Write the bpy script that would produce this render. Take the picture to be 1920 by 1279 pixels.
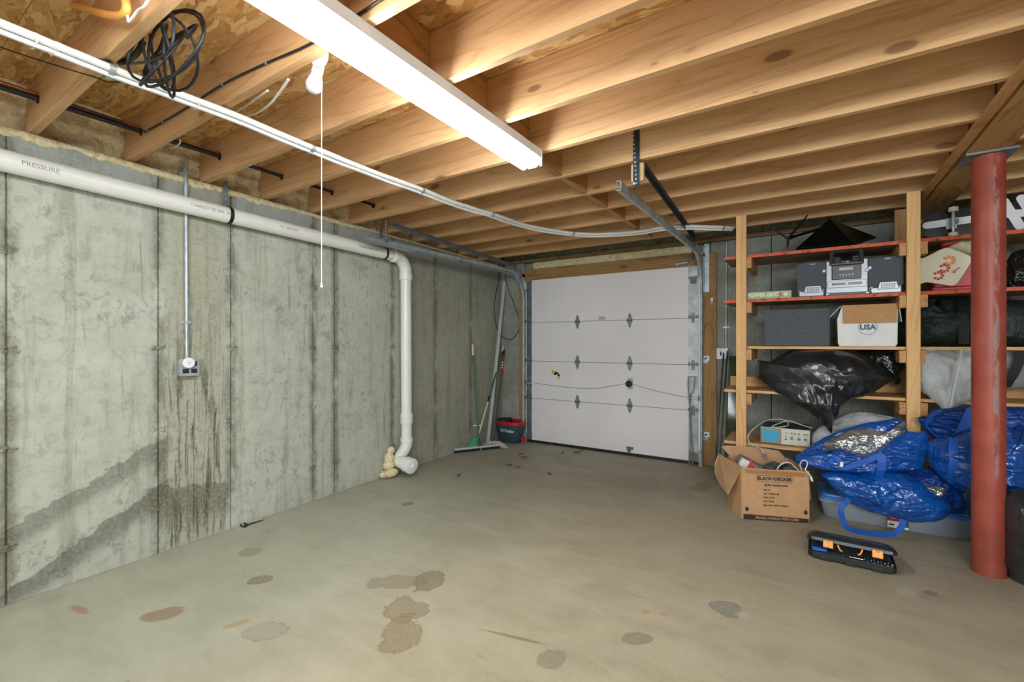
import bpy, bmesh, math, random
from mathutils import Vector, Matrix, noise
random.seed(7)
D = bpy.data; SC = bpy.context.scene; COL = SC.collection
for o in list(D.objects): D.objects.remove(o)
V = Vector
# ------------------------------------------------------------------ camera, world, exposure
FPX, YAW, VH, CH = 850.0, math.radians(33.0), 644.0, 1.31      # focal length (px of 1920), heading, horizon row, eye height
cam = D.objects.new('camera', D.cameras.new('camera')); COL.objects.link(cam)
cam.location = (0, 0, CH); cam.rotation_euler = (math.pi/2, 0, YAW)
cam.data.sensor_width = 36; cam.data.lens = FPX/1920*36; cam.data.shift_y = 4.5/1920
cam.data.clip_start = 0.02; cam.data.clip_end = 60
SC.camera = cam
SC.view_settings.view_transform = 'Standard'; SC.view_settings.look = 'None'
SC.view_settings.gamma = 1; SC.view_settings.use_curve_mapping = False
SC.view_settings.exposure = 0.0
W = D.worlds.new('world'); SC.world = W; W.use_nodes = True
W.node_tree.nodes['Background'].inputs[0].default_value = (0.90, 0.96, 1.0, 1)
W.node_tree.nodes['Background'].inputs[1].default_value = 1.35
TUBE_STRENGTH = 56.0
# added fill light behind the camera, standing in for the rest of the basement
def area(name, loc, rot, sx, sy, power, col):
    l = D.lights.new(name, 'AREA'); l.shape = 'RECTANGLE'; l.size = sx; l.size_y = sy; l.energy = power; l.color = col
    o = D.objects.new(name, l); COL.objects.link(o); o.location = loc; o.rotation_euler = rot; return o
area('fill_light', (1.3, -2.6, 2.1), (math.radians(66), 0, math.radians(8)), 2.6, 1.2, 240, (0.93, 0.97, 1.0))

# ------------------------------------------------------------------ pixel -> world helpers (rays of the calibrated camera)
FW = V((-math.sin(YAW), math.cos(YAW), 0)); RT = V((math.cos(YAW), math.sin(YAW), 0)); CP = V((0, 0, CH))
def ray(u, v): return FW*FPX + RT*(u-960) - V((0, 0, v-VH))
def pX(u, v, X): r = ray(u, v); return CP + r*(X/r.x)
def pY(u, v, Y): r = ray(u, v); return CP + r*(Y/r.y)
def pZ(u, v, Z): r = ray(u, v); return CP + r*((Z-CH)/r.z)
WA, WB = -3.325, -0.05                                          # left wall: X = WA + WB*Y
def pW(u, v, off=0.0):
    r = ray(u, v); return CP + r*((WA+off)/(r.x-WB*r.y))
def wx(y): return WA + WB*y
YD = 5.25
def pC(u, v, off=0.0):
    p = pW(u, v, off); return p if p.y < YD-off else pY(u, v, YD-off)
#                                                       # face of the wall with the door

# ------------------------------------------------------------------ object helpers
def tag(o, label=None, cat=None, group=None, kind=None):
    if label: o['label'] = label
    if cat: o['category'] = cat
    if group: o['group'] = group
    if kind: o['kind'] = kind
    return o
def thing(name, label, cat, loc=(0, 0, 0), rz=0, group=None):
    o = D.objects.new(name, None); COL.objects.link(o); o.location = loc; o.rotation_euler = (0, 0, rz)
    o.empty_display_size = .1
    return tag(o, label, cat, group)
def wpos(o):
    m = Matrix.Identity(4)
    while o is not None:
        m = o.matrix_parent_inverse @ o.matrix_basis if False else (Matrix.LocRotScale(o.location, o.rotation_euler, o.scale) @ m)
        o = o.parent
    return m
class MB:
    """mesh builder: collects verts/faces, then links ONE object"""
    def __init__(s): s.v = []; s.f = []; s.m = []; s.mi = 0
    def add(s, vs, fs):
        n = len(s.v); s.v += [V(p) for p in vs]; s.f += [[n+i for i in f] for f in fs]; s.m += [s.mi]*len(fs); return s
    def box(s, a, b, M=None):
        x0, y0, z0 = a; x1, y1, z1 = b
        vs = [V(p) for p in ((x0,y0,z0),(x1,y0,z0),(x1,y1,z0),(x0,y1,z0),(x0,y0,z1),(x1,y0,z1),(x1,y1,z1),(x0,y1,z1))]
        if M is not None: vs = [M @ p for p in vs]
        return s.add(vs, [(0,3,2,1),(4,5,6,7),(0,1,5,4),(1,2,6,5),(2,3,7,6),(3,0,4,7)])
    def bar(s, p, q, w, h, up=(0, 0, 1)):
        """rectangular bar from p to q; w sideways, h along up"""
        p = V(p); q = V(q); d = (q-p); L = d.length; d = d/L; upv = V(up)
        x = d.cross(upv)
        if x.length < 1e-4: x = d.cross(V((1, 0, 0)))
        x.normalize(); z = x.cross(d)
        M = Matrix(((x.x, d.x, z.x, p.x), (x.y, d.y, z.y, p.y), (x.z, d.z, z.z, p.z), (0, 0, 0, 1)))
        return s.box((-w/2, 0, -h/2), (w/2, L, h/2), M)
    def tube(s, pts, r, n=10, cap=True, rs=None, sq=1.0):
        pts = [V(p) for p in pts]; k = len(pts); ref = None; rings = []
        for i, p in enumerate(pts):
            t = (pts[min(i+1, k-1)] - pts[max(i-1, 0)])
            t = t.normalized() if t.length > 1e-9 else V((0, 0, 1))
            if ref is None:
                ref = V((0, 0, 1)) if abs(t.z) < .9 else V((1, 0, 0))
            a = (ref - t*ref.dot(t)); a = a.normalized() if a.length > 1e-6 else t.orthogonal().normalized()
            ref = a; b = t.cross(a); rr = rs[i] if rs else r
            rings.append([p + a*(rr*sq*math.cos(2*math.pi*j/n)) + b*(rr*math.sin(2*math.pi*j/n)) for j in range(n)])
        vs = [p for rg in rings for p in rg]; fs = []
        for i in range(k-1):
            for j in range(n):
                j2 = (j+1) % n; fs.append((i*n+j, i*n+j2, (i+1)*n+j2, (i+1)*n+j))
        if cap: fs.append(tuple(range(n-1, -1, -1))); fs.append(tuple((k-1)*n+j for j in range(n)))
        return s.add(vs, fs)
    def cyl(s, p, q, r, n=20, r2=None):
        return s.tube([p, q], r, n, True, [r, r if r2 is None else r2])
    def lathe(s, prof, n=24, M=None):
        """prof: list of (r, z) about the z axis; M places it"""
        M = M or Matrix.Identity(4); vs = []; fs = []; k = len(prof)
        for r, z in prof: vs += [M @ V((r*math.cos(2*math.pi*j/n), r*math.sin(2*math.pi*j/n), z)) for j in range(n)]
        for i in range(k-1):
            for j in range(n):
                j2 = (j+1) % n; fs.append((i*n+j, i*n+j2, (i+1)*n+j2, (i+1)*n+j))
        if prof[0][0] > 1e-5: fs.append(tuple(range(n-1, -1, -1)))
        if prof[-1][0] > 1e-5: fs.append(tuple((k-1)*n+j for j in range(n)))
        return s.add(vs, fs)
    def prism(s, poly, ax, d):
        """poly: 3-D points of a planar outline, extruded by vector d"""
        P = [V(p) for p in poly]; d = V(d); n = len(P)
        fs = [tuple(range(n)), tuple(range(2*n-1, n-1, -1))] + [(i, i+n, (i+1) % n+n, (i+1) % n) for i in range(n)]
        return s.add(P+[p+d for p in P], fs)
    def sheet(s, rows, th=0.0):
        """rows: grid of points -> surface"""
        nr, nc = len(rows), len(rows[0]); vs = [p for r in rows for p in r]
        fs = [(i*nc+j, i*nc+j+1, (i+1)*nc+j+1, (i+1)*nc+j) for i in range(nr-1) for j in range(nc-1)]
        return s.add(vs, fs)
    def ribbon(s, pts, w, side, th=.0015):
        pts = [V(p) for p in pts]; sd = [V(x) for x in side] if isinstance(side, list) else [V(side)]*len(pts)
        L = [p - x.normalized()*w/2 for p, x in zip(pts, sd)]; R = [p + x.normalized()*w/2 for p, x in zip(pts, sd)]
        nrm = []
        for i in range(len(pts)):
            t = pts[min(i+1, len(pts)-1)]-pts[max(i-1, 0)]; nn = t.cross(sd[i]); nrm.append(nn.normalized()*th if nn.length > 1e-9 else V((0, 0, th)))
        k = len(pts); vs = []
        for i in range(k): vs += [L[i], R[i], R[i]+nrm[i], L[i]+nrm[i]]
        fs = []
        for i in range(k-1):
            a = i*4; b = a+4
            for j in range(4): fs.append((a+j, a+(j+1) % 4, b+(j+1) % 4, b+j))
        fs += [(0, 3, 2, 1), (4*k-4, 4*k-3, 4*k-2, 4*k-1)]
        return s.add(vs, fs)
    def build(s, name, mat, parent=None, smooth=None, bev=0, world=True, segs=2, fix=True):
        me = D.meshes.new(name); vs = s.v
        if parent is not None and world:
            Mi = wpos(parent).inverted(); vs = [Mi @ p for p in vs]
        me.from_pydata([tuple(p) for p in vs], [], s.f)
        mats = mat if isinstance(mat, (list, tuple)) else [mat]
        for m in mats: me.materials.append(m)
        me.polygons.foreach_set('material_index', s.m)
        if fix:
            bm = bmesh.new(); bm.from_mesh(me); bmesh.ops.recalc_face_normals(bm, faces=bm.faces); bm.to_mesh(me); bm.free()
        me.update()
        o = D.objects.new(name, me); COL.objects.link(o)
        if parent is not None: o.parent = parent
        if smooth is not None:
            me.polygons.foreach_set('use_smooth', [True]*len(me.polygons))
            try: me.set_sharp_from_angle(angle=math.radians(smooth))
            except Exception: pass
        if bev:
            b = o.modifiers.new('bevel', 'BEVEL'); b.width = bev; b.segments = segs; b.limit_method = 'ANGLE'; b.angle_limit = math.radians(35)
        return o
def bx(name, a, b, mat, parent=None, bev=0, M=None): return MB().box(a, b, M).build(name, mat, parent, bev=bev)
def smoothpath(pts, k=6):
    """Catmull-Rom through pts"""
    P = [V(p) for p in pts]; out = []
    for i in range(len(P)-1):
        a = P[max(i-1, 0)]; b = P[i]; c = P[i+1]; d = P[min(i+2, len(P)-1)]
        for j in range(k):
            t = j/k; out.append(.5*((2*b)+(c-a)*t+(2*a-5*b+4*c-d)*t*t+(3*b-a-3*c+d)*t**3))
    out.append(P[-1]); return out
def text(name, body, size, M, mat, parent, ext=.0004, bold=0.0, sx=1.0, align='CENTER'):
    c = D.curves.new(name, 'FONT'); c.body = body; c.size = size; c.extrude = ext; c.align_x = align; c.align_y = 'CENTER'; c.offset = bold; c.resolution_u = 3
    c.materials.append(mat)
    t_ = D.objects.new(name+'_tmp', c); COL.objects.link(t_); bpy.context.view_layer.update()
    me = D.meshes.new_from_object(t_.evaluated_get(bpy.context.evaluated_depsgraph_get())); D.objects.remove(t_); D.curves.remove(c)
    me.name = name; me.materials.clear(); me.materials.append(mat)
    o = D.objects.new(name, me); COL.objects.link(o)
    Mi = (wpos(parent).inverted() if parent is not None else Matrix.Identity(4)) @ M @ Matrix.Diagonal((sx, 1, 1, 1))
    o.parent = parent
    l, r, s = Mi.decompose(); o.location = l; o.rotation_euler = r.to_euler(); o.scale = s
    return o
def frame(o, x, z):
    """matrix: local x along x, local y along z (text up), local z = normal"""
    x = V(x).normalized(); z = V(z); z = (z-x*z.dot(x)).normalized(); n = x.cross(z)
    return Matrix(((x.x, z.x, n.x, o[0]), (x.y, z.y, n.y, o[1]), (x.z, z.z, n.z, o[2]), (0, 0, 0, 1)))

# ------------------------------------------------------------------ material helpers
class N:
    def __init__(s, name):
        s.m = D.materials.new(name); s.m.use_nodes = True; s.t = s.m.node_tree; s.n = s.t.nodes; s.l = s.t.links
        s.b = s.n['Principled BSDF']; s.geo = None
    def new(s, t, **k):
        x = s.n.new(t)
        for a, b in k.items(): setattr(x, a, b)
        return x
    def link(s, a, b): s.l.new(a, b)
    def val(s, x, sock):
        if hasattr(x, 'is_output') or isinstance(x, bpy.types.NodeSocket): s.l.new(x, sock)
        else: sock.default_value = x
    def pos(s):
        if s.geo is None: s.geo = s.new('ShaderNodeNewGeometry').outputs['Position']
        return s.geo
    def objco(s): return s.new('ShaderNodeTexCoord').outputs['Object']
    def mapping(s, v, loc=(0, 0, 0), rot=(0, 0, 0), sc=(1, 1, 1)):
        m = s.new('ShaderNodeMapping'); s.link(v, m.inputs[0]); s.val(loc, m.inputs[1]); m.inputs[2].default_value = rot; m.inputs[3].default_value = sc; return m.outputs[0]
    def noise(s, v, scale=5, det=4, rough=.5, dist=0, out=0):
        n = s.new('ShaderNodeTexNoise'); s.link(v, n.inputs['Vector']); n.inputs['Scale'].default_value = scale; n.inputs['Detail'].default_value = det
        n.inputs['Roughness'].default_value = rough; n.inputs['Distortion'].default_value = dist; return n.outputs[out]
    def vor(s, v, scale=5, feat='F1', out='Distance', rnd=1):
        n = s.new('ShaderNodeTexVoronoi', feature=feat); s.link(v, n.inputs['Vector']); n.inputs['Scale'].default_value = scale; n.inputs['Randomness'].default_value = rnd; return n.outputs[out]
    def math(s, op, a, b=0.0, c=None, clamp=False):
        n = s.new('ShaderNodeMath', operation=op, use_clamp=clamp); s.val(a, n.inputs[0]); s.val(b, n.inputs[1])
        if c is not None: s.val(c, n.inputs[2])
        return n.outputs[0]
    def ramp(s, f, stops, interp='LINEAR'):
        n = s.new('ShaderNodeValToRGB'); s.val(f, n.inputs[0]); e = n.color_ramp.elements; n.color_ramp.interpolation = interp
        while len(e) < len(stops): e.new(.5)
        for i, (p, c) in enumerate(stops): e[i].position = p; e[i].color = (c[0], c[1], c[2], 1) if isinstance(c, (tuple, list)) else (c, c, c, 1)
        return n.outputs[0]
    def sstep(s, x, a, b):
        n = s.new('ShaderNodeMapRange', interpolation_type='SMOOTHSTEP'); s.val(x, n.inputs[0]); n.inputs[1].default_value = a; n.inputs[2].default_value = b; n.inputs[3].default_value = 0; n.inputs[4].default_value = 1
        return n.outputs[0]
    def mix(s, f, a, b, mode='MIX'):
        n = s.new('ShaderNodeMix', data_type='RGBA', blend_type=mode); s.val(f, n.inputs[0])
        for x, i in ((a, 6), (b, 7)):
            if isinstance(x, (tuple, list)): n.inputs[i].default_value = (x[0], x[1], x[2], 1)
            else: s.link(x, n.inputs[i])
        return n.outputs[2]
    def sep(s, v): n = s.new('ShaderNodeSeparateXYZ'); s.link(v, n.inputs[0]); return n.outputs
    def comb(s, x, y, z):
        n = s.new('ShaderNodeCombineXYZ'); s.val(x, n.inputs[0]); s.val(y, n.inputs[1]); s.val(z, n.inputs[2]); return n.outputs[0]
    def bump(s, h, strength=.3, dist=.01, prev=None):
        n = s.new('ShaderNodeBump'); s.link(h, n.inputs['Height']); n.inputs['Strength'].default_value = strength; n.inputs['Distance'].default_value = dist
        if prev is not None: s.link(prev, n.inputs['Normal'])
        s.link(n.outputs[0], s.b.inputs['Normal']); return n.outputs[0]
    def set(s, base=None, rough=None, metal=None, spec=None, **k):
        for x, nm in ((base, 'Base Color'), (rough, 'Roughness'), (metal, 'Metallic'), (spec, 'Specular IOR Level')):
            if x is None: continue
            i = s.b.inputs[nm]
            if isinstance(x, (tuple, list)): i.default_value = (x[0], x[1], x[2], 1)
            else: s.val(x, i)
        for nm, x in k.items():
            i = s.b.inputs[nm.replace('_', ' ')]
            if isinstance(x, tuple) and len(x) == 3 and i.type == 'RGBA': x = (*x, 1)
            s.val(x, i)
        return s
def C(h):
    """sRGB hex -> linear"""
    r = [int(h[i:i+2], 16)/255 for i in (0, 2, 4)]
    return tuple(x/12.92 if x <= .04045 else ((x+.055)/1.055)**2.4 for x in r)
def simple(name, col, rough=.6, metal=0, var=.12, scale=30, bump=.1, spec=.5, **k):
    n = N(name); v = n.objco(); f = n.noise(v, scale, 4, .6)
    d = tuple(c*(1-var*1.6) for c in col); l = tuple(min(1, c*(1+var)) for c in col)
    n.set(base=n.ramp(f, [(.3, d), (.7, l)]), rough=rough, metal=metal, spec=spec, **k)
    if bump: n.bump(f, bump, .002)
    return n.m
# ------------------------------------------------------------------ materials of the shell
def wood(name, c0, c1, axis=0, knots=True, rnd=True, knotcol=C('5a3420'), grain=1.0, rough=.62):
    n = N(name); v = n.objco()
    if rnd:
        oi = n.new('ShaderNodeObjectInfo').outputs['Random']
        off = n.comb(n.math('MULTIPLY', oi, 31.7), n.math('MULTIPLY', oi, 17.3), n.math('MULTIPLY', oi, 9.1))
        ad = n.new('ShaderNodeVectorMath', operation='ADD'); n.link(v, ad.inputs[0]); n.link(off, ad.inputs[1]); v = ad.outputs[0]
    sc = [[.35, 4.5, 4.5], [4.5, .35, 4.5], [4.5, 4.5, .35]][axis]
    vs = n.mapping(v, sc=sc)
    big = n.noise(vs, .9, 3, .5, 1.2)
    rings = n.math('FRACT', n.math('MULTIPLY', big, 9.0))
    ring = n.math('MULTIPLY', n.math('ABSOLUTE', n.math('SUBTRACT', rings, .5)), 2.0)
    rl = n.ramp(ring, [(0, .0), (.72, .12), (1, 1.0)])
    fine = n.noise(n.mapping(v, sc=[s*9 for s in sc]), 3, 3, .6)
    f = n.math('ADD', n.math('MULTIPLY', rl, .38*grain), n.math('MULTIPLY', fine, .55))
    col = n.ramp(f, [(.15, c0), (.75, c1)])
    tone = n.noise(n.mapping(v, sc=[x*.35 for x in sc]), 1.3, 2)
    col = n.mix(n.sstep(tone, .38, .7), col, n.mix(1.0, col, (.86, .8, .74), 'MULTIPLY'))
    if knots:
        ksc = [[2.6, 6.5, 6.5], [6.5, 2.6, 6.5], [6.5, 6.5, 2.6]][axis]
        kq = n.mapping(v, loc=(3.1, 1.7, 5.5), sc=ksc)
        kv = n.vor(kq, 1.0); kr = n.sep(n.vor(kq, 1.0, out='Color'))[0]; kv = n.math('ADD', kv, n.math('MULTIPLY', kr, .13))
        col = n.mix(n.math('MULTIPLY', n.sstep(kv, .17, .11), .85), col, knotcol)
        halo = n.math('MULTIPLY', n.sstep(kv, .36, .12), .35)
        col = n.mix(halo, col, tuple(x*.9 for x in c1))
    n.set(base=col, rough=rough, spec=.35); n.bump(f, .12, .003)
    return n.m
M_JOIST = wood('joist_spruce', C('dcb486'), C('bb8d5c'), grain=.8)
M_POST = wood('stud_pine', C('efc78f'), C('cf9c60'), axis=2, grain=.8)
M_PINEX = wood('board_pine', C('e3bb84'), C('bb8b54'), axis=0)
M_PINEY = wood('board_pine_y', C('d0a069'), C('9c6f3e'), axis=1)
M_TREAT = wood('treated_wood', C('a48250'), C('775a33'), axis=0)
M_TREATZ = wood('treated_wood_z', C('ad8a55'), C('7e6036'), axis=2)
M_SILL = wood('sill_treated', C('8a7148'), C('5b4527'), axis=0)
def osb(name):
    n = N(name); v = n.pos()
    w = n.noise(v, 4, 3, .5, out=1); sv = n.new('ShaderNodeVectorMath', operation='SCALE'); n.link(w, sv.inputs[0]); sv.inputs[3].default_value = .10
    ad = n.new('ShaderNodeVectorMath', operation='ADD'); n.link(v, ad.inputs[0]); n.link(sv.outputs[0], ad.inputs[1]); v2 = ad.outputs[0]
    f = None; e = None
    for k, (rz, sx, sy, lo) in enumerate(((.15, 5, 26, 0), (-.35, 6, 30, 1), (.7, 7, 28, 2), (-.9, 7, 26, 3))):
        q = n.mapping(v2, loc=(k*3.3, k*1.7, 0), rot=(0, 0, rz), sc=(sx, sy, 1))
        c = n.sep(n.vor(q, 1.3, out='Color'))[k % 3]; g = n.noise(n.mapping(q, sc=(.6, 4, 1)), 3, 4, .65)
        h = n.math('ADD', n.math('MULTIPLY', c, .65), n.math('MULTIPLY', g, .5))
        if f is None: f = h
        else:
            m = n.sstep(n.sep(n.vor(n.mapping(v2, loc=(k*5.1, 0, 0), rot=(0, 0, rz), sc=(7, 20, 1)), 1.3, out='Color'))[0], .60, .64)
            mx = n.new('ShaderNodeMix', data_type='FLOAT'); n.link(m, mx.inputs[0]); n.link(f, mx.inputs[2]); n.link(h, mx.inputs[3]); f = mx.outputs[0]
    dk = n.noise(n.mapping(v2, rot=(0, 0, .2), sc=(6, 34, 1)), 1.6, 4, .7, .6)
    col = n.ramp(f, [(.12, C('96683a')), (.40, C('b98a50')), (.65, C('cda468')), (.95, C('e0c08a'))])
    col = n.mix(n.math('MULTIPLY', n.sstep(dk, .60, .68), .6), col, C('5f3f20'))
    n.set(base=col, rough=.7, spec=.3); n.bump(f, .35, .004)
    return n.m
M_OSB = osb('osb_sheathing')
def foam(name, ca, cb, sc=9):
    n = N(name); v = n.pos(); f = n.noise(v, sc, 5, .55, 1.5); g = n.noise(v, 70, 3, .6)
    col = n.ramp(f, [(.3, ca), (.62, cb)]); col = n.mix(n.math('MULTIPLY', n.sstep(g, .56, .4), .3), col, tuple(x*.55 for x in ca))
    n.set(base=col, rough=.7, spec=.25); h = n.math('ADD', f, n.math('MULTIPLY', g, .25)); n.bump(h, .7, .02); return n.m
M_FOAMB = foam('foam_tan', C('b9a580'), C('ead9b4'), 7)
M_FOAMY = foam('foam_cream', C('d0c294'), C('f0e6bf'), 12)
M_FOAMG = foam('foam_grey', C('6d6f5f'), C('a5a68c'), 14)
M_STEEL = simple('galvanised_steel', C('b2bcc1'), .42, .5, .2, 9, .05)
M_STEELD = simple('galvanised_dark', C('737d84'), .45, .45, .2, 12, .05)
M_IRON = simple('dark_angle_iron', C('343c42'), .5, .5, .15, 20, .05)
M_WHITEMET = simple('white_enamel', C('d9dbdb'), .35, 0, .03, 8, .02)
M_PVC = simple('white_pvc', C('e6e7e2'), .32, 0, .05, 3, .02)
M_BLACK = simple('black_rubber', C('16181a'), .5, 0, .2, 20, .05)
M_WHITE = simple('white_plastic', C('e6e8e8'), .35, 0, .03, 10, .02)
M_PIPEP = simple('pipe_ink', C('8d8d88'), .6, 0, .05, 10, 0)
M_PRINT = simple('print_dark', C('55585a'), .6, 0, .05, 10, 0)
M_SCREW = simple('zinc_screw', C('b9c0c4'), .35, .9, .1, 20, 0)

def concrete_wall(name, left=True):
    n = N(name); p = n.pos(); x, y, z = n.sep(p)
    al = y if left else x
    q = n.comb(al, 0.0, z)
    a = n.noise(q, 1.1, 5, .6, .6); b = n.noise(q, 7, 6, .65, .3); fine = n.noise(q, 55, 4, .6)
    st = n.noise(n.mapping(q, sc=(7, 1, .55)), 1.6, 5, .62, .5)
    st2 = n.noise(n.mapping(q, loc=(4, 0, 2), sc=(16, 1, 1.1)), 1.4, 5, .65, .7)
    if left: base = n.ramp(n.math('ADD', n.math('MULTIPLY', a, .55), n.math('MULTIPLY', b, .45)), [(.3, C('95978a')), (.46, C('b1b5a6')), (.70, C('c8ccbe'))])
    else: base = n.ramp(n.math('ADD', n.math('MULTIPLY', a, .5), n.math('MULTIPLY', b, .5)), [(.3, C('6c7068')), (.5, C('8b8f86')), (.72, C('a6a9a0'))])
    # vertical run-down stains
    base = n.mix(n.math('MULTIPLY', n.sstep(st, .51, .68), .5), base, C('7f7d69'))
    base = n.mix(n.math('MULTIPLY', n.sstep(st2, .59, .70), .6), base, C('6d6a55'))
    # rough pocks of worn paste
    pk = n.noise(n.mapping(q, loc=(9, 0, 1), sc=(1, 1, .7)), 19, 5, .7, .8)
    zone = n.sstep(n.noise(q, 1.7, 2), .44, .6)
    base = n.mix(n.math('MULTIPLY', n.math('MULTIPLY', n.sstep(pk, .55, .60), zone), .42), base, C('73726a'))
    ori = n.new('ShaderNodeObjectInfo').outputs['Random']; base = n.mix(n.math('MULTIPLY', ori, .14), base, C('8f8e7e'))
    mo = n.noise(n.mapping(q, loc=(2, 0, 3)), 13, 6, .72, .5); base = n.mix(n.math('MULTIPLY', n.sstep(mo, .52, .62), .25), base, C('6f6e62')); base = n.mix(n.math('MULTIPLY', n.sstep(mo, .45, .36), .12), base, C('c8cabd'))
    if left:
        # darker, browner ground past the down pipe
        far = n.sstep(n.math('ADD', y, n.math('MULTIPLY', b, .5)), 3.0, 3.9)
        base = n.mix(n.math('MULTIPLY', far, .5), base, C('72705c'))
        # joist shade above the pipe, painted as a greyer band along the top
        top = n.sstep(n.math('ADD', z, n.math('MULTIPLY', a, .10)), 2.20, 2.26)
        base = n.mix(n.math('MULTIPLY', top, .55), base, C('84898a'))
        # damp stripe with dark drips between the second and third form joints
        dz = n.math('SUBTRACT', 1.0, n.math('ABSOLUTE', n.math('DIVIDE', n.math('SUBTRACT', y, 1.385), .215)), None, True)
        drip = n.noise(n.mapping(q, loc=(1, 0, 7), sc=(26, 1, 1.6)), 1.3, 5, .7, .6)
        dr = n.math('MULTIPLY', n.sstep(dz, .0, .35), n.math('MULTIPLY', n.sstep(drip, .48, .62), n.sstep(z, 1.75, .9)))
        base = n.mix(n.math('MULTIPLY', n.sstep(dz, .0, .5), .35), base, C('8f8a6c'))
        base = n.mix(n.math('MULTIPLY', dr, .9), base, C('4a4431'))
        gr = n.noise(n.mapping(q, sc=(2, 1, 1)), 24, 5, .75); base = n.mix(n.math('MULTIPLY', n.math('MULTIPLY', n.sstep(gr, .5, .6), n.sstep(dz, .0, .4)), n.math('MULTIPLY', n.sstep(z, 1.5, .8), .45)), base, C('6d654c'))
        # two tide marks that climb with the stair of old backfill
        def tide(y0, z0, y1, z1, hw, yl, yh, strength, colr):
            nonlocal base
            k = (z1-z0)/(y1-y0)
            d = n.math('SUBTRACT', n.math('SUBTRACT', z, z0), n.math('MULTIPLY', n.math('SUBTRACT', y, y0), k))
            d = n.math('ADD', d, n.math('MULTIPLY', n.math('SUBTRACT', b, .5), .16))
            m = n.math('SUBTRACT', n.sstep(d, -hw*1.6, -hw*.2), n.sstep(d, hw*.75, hw*.95))
            m = n.math('MULTIPLY', m, n.math('MULTIPLY', n.sstep(y, yl-.1, yl), n.sstep(y, yh+.06, yh)))
            base = n.mix(n.math('MULTIPLY', m, strength), base, colr)
        tide(.52, .33, 1.16, .64, .065, -1, 1.2, .62, C('5f5f50'))
        tide(.60, .05, 1.17, .36, .07, .5, 1.2, .7, C('5c5c4e'))
        tide(1.2, .30, 1.62, .22, .13, 1.15, 1.55, .6, C('56523f'))
        # dark seep lines beside the joints
        for yj in (.524, 1.168, 1.602, 2.259, 2.475, 3.155, 3.822, 4.505):
            zm = n.math('SUBTRACT', n.math('MODULO', n.math('ADD', z, .47), .5), .25)
            sy_ = n.math('SUBTRACT', y, yj); rr2 = n.math('ADD', n.math('MULTIPLY', n.math('MULTIPLY', sy_, sy_), 280.0), n.math('MULTIPLY', n.math('MULTIPLY', zm, zm), 900.0))
            base = n.mix(n.math('MULTIPLY', n.sstep(n.math('ADD', rr2, n.math('MULTIPLY', b, 2.2)), 2.0, .9), .55), base, C('6e6b59'))
            dd = n.math('ABSOLUTE', n.math('ADD', n.math('SUBTRACT', y, yj), n.math('MULTIPLY', n.math('SUBTRACT', b, .5), .05)))
            mm = n.math('MULTIPLY', n.sstep(dd, .06, .004), n.sstep(n.noise(n.mapping(q, sc=(3, 1, 1.3)), 2.2, 4, .7), .36, .55))
            base = n.mix(n.math('MULTIPLY', mm, .7), base, C('55523f'))
        # lime bloom at the foot
        base = n.mix(n.math('MULTIPLY', n.sstep(n.math('ADD', z, n.math('MULTIPLY', b, .08)), .10, .02), .5), base, C('aeb0a6'))
    sp = n.vor(q, 34); base = n.mix(n.math('MULTIPLY', n.sstep(sp, .11, .05), .45), base, C('5c5b4e'))
    base = n.mix(n.math('MULTIPLY', n.sstep(fine, .42, .66), .18), base, C('c4c6ba'))
    n.set(base=base, rough=.85, spec=.25)
    h = n.math('ADD', n.math('MULTIPLY', b, .5), n.math('MULTIPLY', fine, .35)); h = n.math('SUBTRACT', h, n.math('MULTIPLY', n.sstep(pk, .55, .63), .4))
    n.bump(h, .45, .008)
    return n.m
M_CONCL = concrete_wall('concrete_form_wall'); M_CONCB = concrete_wall('concrete_end_wall', False)

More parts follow.
